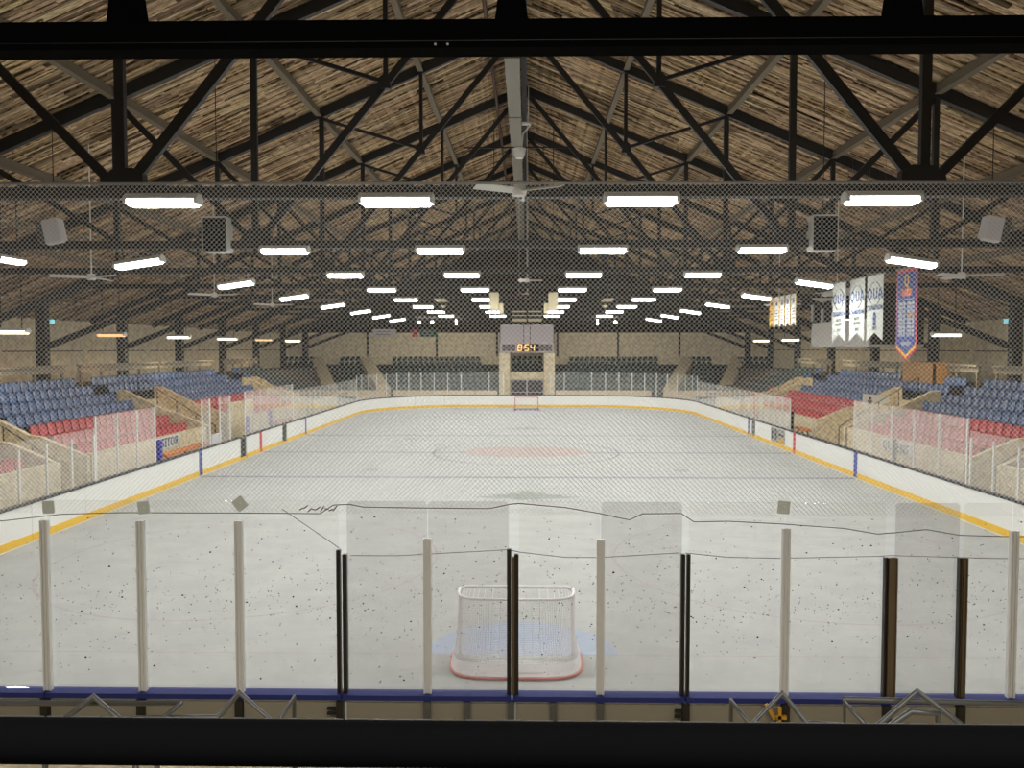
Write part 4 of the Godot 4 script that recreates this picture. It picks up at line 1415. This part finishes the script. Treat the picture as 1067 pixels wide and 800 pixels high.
const BFACE := Basis(Vector3(0, 0, 1), Vector3(0, 1, 0), Vector3(-1, 0, 0))
func white_banner(i: int, d: float) -> void:
	var t := thing("championship_banner", ["white swallowtail banner with blue lettering, farthest of three", "middle white swallowtail banner with blue lettering", "white swallowtail banner with trophy print, nearest the blue banner"][i], "banner", Vector3(11.6, 7.5, -d), "white championship banners")
	var b := MB.new()
	var w := 0.62
	b.prism([Vector2(-w, 0), Vector2(w, 0), Vector2(w, -2.15), Vector2(0, -1.88), Vector2(-w, -2.15)], 0, 0.012, BFACE)
	part("cloth", b, M.banner_white, t)
	b = MB.new()
	b.tube([Vector3(0, 0.03, -w - 0.1), Vector3(0, 0.03, w + 0.1)], 0.025, 6)
	for z in [-w, w]: b.tube([Vector3(0, 0.03, z), Vector3(0, roof_y(11.6) - 7.49, z)], 0.006, 4)
	part("hanging_rod", b, M.grey_steel, t)
	b = MB.new()
	for q in [[-0.62, -1.0, -0.15], [-0.62, -3.0, -2.15]]:
		for k in 14:
			var g0: float = PI * (0.1 + 0.8 * k / 14.0) + (0.0 if q[1] > -2.0 else PI)
			var g1: float = PI * (0.1 + 0.8 * (k + 1) / 14.0) + (0.0 if q[1] > -2.0 else PI)
			b.bar(Vector3(-0.016, -0.6 + 0.38 * sin(g0), 0.44 * cos(g0)), Vector3(-0.016, -0.6 + 0.38 * sin(g1), 0.44 * cos(g1)), 0.008, 0.03, Vector3.RIGHT)
	part("emblem_arc", b, M.ink_grey, t)
	lettering("OUA", 0.5, M.ink_blue, t, Vector3(-0.016, -0.6, 0), BFACE, 1.15)
	lettering("CHAMPION", 0.22, M.ink_blue, t, Vector3(-0.016, -1.14 + (0.08 if i == 2 else 0.0), 0), BFACE, 1.0)
	if i == 2:
		b = MB.new()
		b.prism([Vector2(-0.05, 0.22), Vector2(0.05, 0.22), Vector2(0.12, 0.1), Vector2(0.1, -0.14), Vector2(0.16, -0.2), Vector2(0.05, -0.24), Vector2(0, -0.34), Vector2(-0.05, -0.24), Vector2(-0.16, -0.2), Vector2(-0.1, -0.14), Vector2(-0.12, 0.1)], 0.012, 0.018, BFACE, Vector3(0, -1.42, 0))
		part("trophy_print", b, M.ink_blue, t)
	else:
		lettering("MEN'S", 0.15, M.ink_grey, t, Vector3(-0.016, -1.36, 0), BFACE, 1.0)
		lettering("HOCKEY", 0.15, M.ink_grey, t, Vector3(-0.016, -1.52, 0), BFACE, 1.0)
	lettering(["2017", "2018", "2019"][i], 0.16, M.ink_grey, t, Vector3(-0.016, -1.74, 0), BFACE, 1.0)

func blue_banner() -> void:
	var t := thing("team_banner", "long blue banner with red border and gold letter, listing years", "banner", Vector3(11.6, 7.5, -24.9))
	var w := 0.68
	var out := [Vector2(-w, 0), Vector2(w, 0), Vector2(w, -2.42), Vector2(0, -2.78), Vector2(-w, -2.42)]
	var b := MB.new()
	b.prism(out, 0, 0.01, BFACE)
	part("border", b, M.red_pad, t).set_meta("label", "red border cloth")
	b = MB.new()
	b.prism([Vector2(-w + 0.07, -2.36), Vector2(0, -2.7), Vector2(w - 0.07, -2.36), Vector2(w - 0.07, -2.26), Vector2(0, -2.6), Vector2(-w + 0.07, -2.26)], 0.01, 0.014, BFACE)
	part("gold_stripe", b, M.banner_gold, t)
	b = MB.new()
	b.prism([Vector2(-w + 0.06, -0.1), Vector2(w - 0.1, -0.1), Vector2(w - 0.1, -2.28), Vector2(0, -2.6), Vector2(-w + 0.06, -2.28)], 0.01, 0.016, BFACE)
	part("field", b, M.banner_blue, t)
	lettering("Q", 0.52, M.banner_gold, t, Vector3(-0.02, -0.36, 0), BFACE, 0.9)
	b = MB.new()
	b.span(Vector3(-0.022, -0.74, -0.3), Vector3(-0.012, -0.6, 0.34))
	part("name_strip", b, M.banner_gold, t)
	b = MB.new()
	b.span(Vector3(-0.022, -0.82, -0.3), Vector3(-0.012, -0.75, 0.3))
	part("name_strip", b, M.line_red, t)
	lettering("QUEEN'S", 0.17, M.line_red, t, Vector3(-0.026, -0.67, 0), BFACE, 1.0)
	b = MB.new()
	b.span(Vector3(-0.02, -0.93, -0.55), Vector3(-0.012, -0.91, 0.5))
	part("rule", b, M.banner_white, t)
	for i in 9:
		for s in [-1.0, 1.0]:
			lettering("19%02d-%02d" % [5 + i * 9, 6 + i * 9], 0.135, M.banner_gold if i == 3 and s > 0 else M.banner_white, t, Vector3(-0.02, -1.05 - 0.118 * i, s * 0.28), BFACE, 0.95)
	lettering("HOCKEY", 0.15, M.banner_white, t, Vector3(-0.02, -2.25, 0.03), BFACE, 1.0)
	b = MB.new()
	b.tube([Vector3(0, 0.03, -w - 0.1), Vector3(0, 0.03, w + 0.1)], 0.025, 6)
	for z in [-w, w]: b.tube([Vector3(0, 0.03, z), Vector3(0, roof_y(11.6) - 7.49, z)], 0.006, 4)
	part("hanging_rod", b, M.grey_steel, t)

# ---------------------------------------------------------------- things under the roof
func fan(label: String, at: Vector3, span: float, turn: float, rod := 0.0) -> void:
	var t := thing("ceiling_fan", label, "ceiling fan", at, "ceiling fans")
	var b := MB.new()
	b.lathe([Vector2(0, -0.1), Vector2(0.12, -0.09), Vector2(0.14, 0.0), Vector2(0.1, 0.1), Vector2(0, 0.12)], 14, Vector3.ZERO)
	part("motor", b, M.fan_white, t)
	for k in 3:
		b = MB.new()
		var g := turn + TAU * k / 3
		b.cbox(Vector3(span * 0.28, 0.0, 0), Vector3(span * 0.44, 0.02, 0.2), 0.006, Basis(Vector3.RIGHT, 0.35))
		var o := part("blade", b, M.fan_white, t)
		o.rotation.y = g
	b = MB.new()
	if rod > 0.0: b.tube([Vector3(0, 0.1, 0), Vector3(0, rod, 0), Vector3(0, rod + 0.02, -0.02), Vector3(0, rod + 0.02, -0.45)], 0.018, 6)
	else: b.tube([Vector3(0, 0.1, 0), Vector3(0, roof_y(at.x) - at.y - 0.05, 0)], 0.018, 6)
	part("rod", b, M.fan_white, t)

func ceiling_things() -> void:
	var b := MB.new()
	var t := thing("air_duct", "long pale square duct hung just left of the ridge", "duct")
	for k in range(4, 11):
		b = MB.new()
		b.span(Vector3(-0.66, 15.2, -BAY * k + 0.4), Vector3(-0.12, 15.72, -BAY * (k + 1) + 0.42))
		b.span(Vector3(-0.69, 15.17, -BAY * (k + 1) + 0.47), Vector3(-0.09, 15.75, -BAY * (k + 1) + 0.42))
		part("duct_length", b, M.duct_metal, t)
	b = MB.new()
	for x in [-0.55, -0.25]: b.tube([Vector3(x, 15.7, -29.2), Vector3(x, 16.6, -29.2)], 0.02, 6)
	part("hanger", b, M.grey_steel, t)
	t = thing("ridge_pipe", "brown pipe running down the roof left of the duct", "pipe")
	b = MB.new()
	b.tube([Vector3(-1.2, 15.95, 4), Vector3(-1.2, 15.95, -81.5)], 0.07, 8)
	part("pipe", b, M.pipe_brown, t)
	fan("white ceiling fan nearest the viewer, above the net's top edge", Vector3(0.0, 7.84, -14.3), 1.7, PI / 2, 0.16)
	fan("white ceiling fan halfway down the centre line", Vector3(0.14, 8.5, -41.0), 1.6, 0.0)
	fan("white ceiling fan above the scoreboard", Vector3(0.14, 8.48, -51.6), 1.6, 0.1)
	for q in [[-0.35, 8.42, "left"], [0.2, 8.3, "right"]]:
		var rl := thing("warning_lamp", "small red lamp box under the far fan, %s one of two" % q[2], "lamp", Vector3(q[0], q[1], -51.2), "red lamp boxes")
		b = MB.new()
		b.cbox(Vector3.ZERO, Vector3(0.34, 0.26, 0.25), 0.05)
		part("case", b, M.red_pad, rl)
		b = MB.new()
		b.tube([Vector3(0, 0.1, 0), Vector3(0, 15.19 - q[1] if q[0] < 0 else roof_y(q[0]) - q[1] - 0.1, 0)], 0.012, 5)
		part("stem", b, M.fan_white, rl)
	for s in [-1.0, 1.0]:
		var side := "left" if s < 0 else "right"
		var i := 0
		for q in [[24.5, 7.25], [34.2, 7.35], [42.0, 7.35]]:
			fan("white ceiling fan over the %s stand, %s from the viewer" % [side, nth(i)], Vector3(s * 13.0, q[1], -q[0]), 2.2, PI / 2 + 0.2 * i)
			i += 1
		# pale conduit along the stand roof
		var c := thing("conduit_pipe", "pale pipe run under the roof above the %s stand" % side, "pipe")
		b = MB.new()
		b.tube([Vector3(s * 13.9, 8.45, 0), Vector3(s * 13.9, 8.45, -80)], 0.045, 6)
		b.tube([Vector3(s * 13.9, 8.62, 0), Vector3(s * 13.9, 8.62, -80)], 0.03, 6)
		part("pipe", b, M.purlin_wood, c)
	# hung loudspeakers
	for q in [[Vector3(-12.64, 8.25, -22.0), "white", "pale tilted loudspeaker high at the far left"], [Vector3(-8.2, 8.15, -22.0), "black", "black fronted loudspeaker hung left of the nearest lamps"], [Vector3(8.0, 8.15, -22.0), "black", "black fronted loudspeaker hung at the right of the nearest lamps"], [Vector3(12.44, 8.25, -22.0), "white", "pale tilted loudspeaker high at the far right"], [Vector3(-5.35, 8.15, -52.5), "tan", "small tan tilted box hung left of the scoreboard"], [Vector3(5.25, 8.15, -52.5), "tan", "small tan tilted box hung right of the scoreboard"]]:
		t = thing("loudspeaker", q[2], "loudspeaker", q[0])
		var s := signf(q[0].x)
		b = MB.new()
		if q[1] == "black":
			b.cbox(Vector3.ZERO, Vector3(0.68, 0.95, 0.5), 0.04)
			part("cabinet", b, M.lamp_white, t)
			b = MB.new()
			b.cbox(Vector3(s * -0.01, -0.02, 0.25), Vector3(0.62, 0.88, 0.04), 0.015)
			part("grille", b, M.speaker_black, t)
		elif q[1] == "white":
			b.cbox(Vector3.ZERO, Vector3(0.46, 0.66, 0.35), 0.03, Basis(Vector3.BACK, 0.2 * -s))
			part("cabinet", b, M.goal_white, t)
			b = MB.new()
			b.cbox(Vector3(s * 0.34, -0.02, 0.0), Vector3(0.16, 0.64, 0.3), 0.03, Basis(Vector3.BACK, 0.2 * -s))
			part("bracket", b, M.grey_steel, t)
		else:
			b.cbox(Vector3.ZERO, Vector3(0.85, 0.5, 0.4), 0.03, Basis(Vector3.BACK, 0.8 * s))
			part("cabinet", b, M.cream, t)
		b = MB.new()
		b.tube([Vector3(0, 0.3, 0), Vector3(0, roof_y(q[0].x) - q[0].y - 0.05, 0)], 0.012, 6)
		part("hanger", b, M.truss_steel, t)
	# camera on a cable under the ridge
	t = thing("cable_bar", "thin dark bar spanning two roof diagonals", "bar")
	b = MB.new()
	b.tube([Vector3(-2.7, 14.05, -36.8), Vector3(2.0, 14.05, -36.8)], 0.035, 6)
	part("bar", b, M.black_steel, t)
	t = thing("loudspeaker", "small white horn speaker hung under the duct", "loudspeaker", Vector3(-0.2, 13.7, -36.6))
	b = MB.new()
	b.lathe([Vector2(0.3, 0.25), Vector2(0.26, 0.0), Vector2(0.17, -0.18), Vector2(0, -0.18)], 12, Vector3.ZERO)
	part("horn", b, M.fan_white, t)
	b = MB.new()
	b.tube([Vector3(0.1, 0.2, 0), Vector3(0.15, 0.9, 0), Vector3(0.5, 1.3, 0)], 0.04, 6)
	part("arm", b, M.fan_white, t)
	b = MB.new()
	b.cbox(Vector3(0.3, 1.35, 0), Vector3(0.4, 0.12, 0.2), 0.02)
	part("mount", b, M.fan_white, t)
	b = MB.new()
	b.tube([Vector3(0.4, 1.4, 0), Vector3(0.4, 2.98, 0)], 0.025, 6)
	part("rod", b, M.fan_white, t)

# ---------------------------------------------------------------- gallery in front of the camera
func gallery() -> void:
	var b := MB.new()
	b.span(Vector3(-24, 3.2, 5.1), Vector3(24, 3.45, -1.5))
	struct("floor_gallery", "dark floor of the viewing gallery", b, M.dark_concrete)
	b = MB.new()
	for k in 9:
		b.span(Vector3(-12, -0.04, -1.5 - 0.78 * k), Vector3(12, 3.05 - 0.3 * k, -1.5 - 0.78 * (k + 1)))
	struct("floor_terrace_near", "concrete steps below the viewing gallery", b, M.concrete)
	var t := thing("gallery_rail", "thick black scuffed guard rail across the bottom of the view", "railing", Vector3(0.1, 0, -1.3))
	b = MB.new()
	b.tube([Vector3(-8, 4.456, 0), Vector3(8, 4.456, 0)], 0.036, 20)
	part("top_rail", b, M.black_paint, t)
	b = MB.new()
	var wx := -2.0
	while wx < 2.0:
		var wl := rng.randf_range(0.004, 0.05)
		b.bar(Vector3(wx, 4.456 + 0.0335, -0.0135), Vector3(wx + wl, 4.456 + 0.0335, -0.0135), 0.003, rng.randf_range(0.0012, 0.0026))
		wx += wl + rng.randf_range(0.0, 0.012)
	part("worn_highlight_edge", b, M.grey_steel, t, "stuff")  # chipped paint plus the highlight on the rail top, drawn as pale slivers
	for x in [-4.0, -2.2, 2.2, 4.0]:
		b = MB.new()
		b.tube([Vector3(x, 3.4, 0), Vector3(x, 4.44, 0)], 0.025, 10)
		part("post", b, M.black_paint, t)
	var grp := "bent handrails on the lower steps"
	var rails := [
		["bent steel handrail at the lower left with a square end", [[-3.6, 2.95, 4.8], [-1.95, 2.96, 4.8], [-2.03, 2.9, 4.65], [-2.03, 1.9, 4.65]]],
		["peaked steel handrail left of the square ended one", [[-2.68, 1.9, 4.6], [-2.66, 2.86, 4.6], [-2.45, 3.02, 4.75], [-2.14, 2.88, 4.6], [-2.1, 1.9, 4.6]]],
		["zigzag steel handrail at lower left with long flat run", [[-3.4, 2.88, 4.7], [-1.7, 2.9, 4.75], [-1.59, 3.03, 4.8], [-1.34, 2.88, 4.7], [-1.26, 3.0, 4.8], [-1.26, 1.9, 4.8]]],
		["zigzag steel handrail at lower right beside the yellow latch", [[1.36, 1.9, 4.8], [1.36, 3.0, 4.8], [1.45, 2.9, 4.7], [1.66, 3.05, 4.8], [1.78, 2.91, 4.72], [1.99, 2.9, 4.7]]],
		["short steel handrail with upright at lower right", [[2.03, 1.9, 4.8], [2.03, 3.0, 4.8], [2.14, 2.88, 4.7], [2.16, 1.9, 4.7]]],
		["peaked steel handrail at the lower right", [[2.14, 1.9, 4.7], [2.16, 2.88, 4.7], [2.48, 3.05, 4.85], [2.66, 2.92, 4.7], [2.68, 1.9, 4.7]]],
		["small bent steel rail under the right peak", [[2.12, 1.9, 4.5], [2.13, 2.97, 4.5], [2.28, 3.08, 4.5], [2.43, 3.07, 4.5], [2.45, 1.9, 4.5]]],
		["long flat steel handrail at the far lower right", [[2.1, 2.93, 5.0], [4.0, 2.9, 5.0], [4.0, 1.8, 5.0]]],
	]
	for r in rails:
		t = thing("handrail", r[0], "handrail", Vector3.ZERO, grp)
		var pts := []
		for q in r[1]: pts.append(Vector3(q[0], q[1], -q[2]))
		b = MB.new()
		b.tube(pts, 0.019, 8)
		part("tube", b, M.grey_steel, t)
	t = thing("gate_latch", "yellow steel latch behind the near boards at right", "latch", Vector3(2.95, 0, -9.18))
	b = MB.new()
	b.bar(Vector3(-0.08, 1.05, 0), Vector3(0.02, 0.88, 0), 0.04, 0.04)
	b.bar(Vector3(0.02, 0.9, 0), Vector3(0.15, 0.9, 0), 0.04, 0.04)
	b.span(Vector3(0.05, 0.6, -0.02), Vector3(0.09, 1.02, 0.02))
	part("bar", b, M.gate_yellow, t)
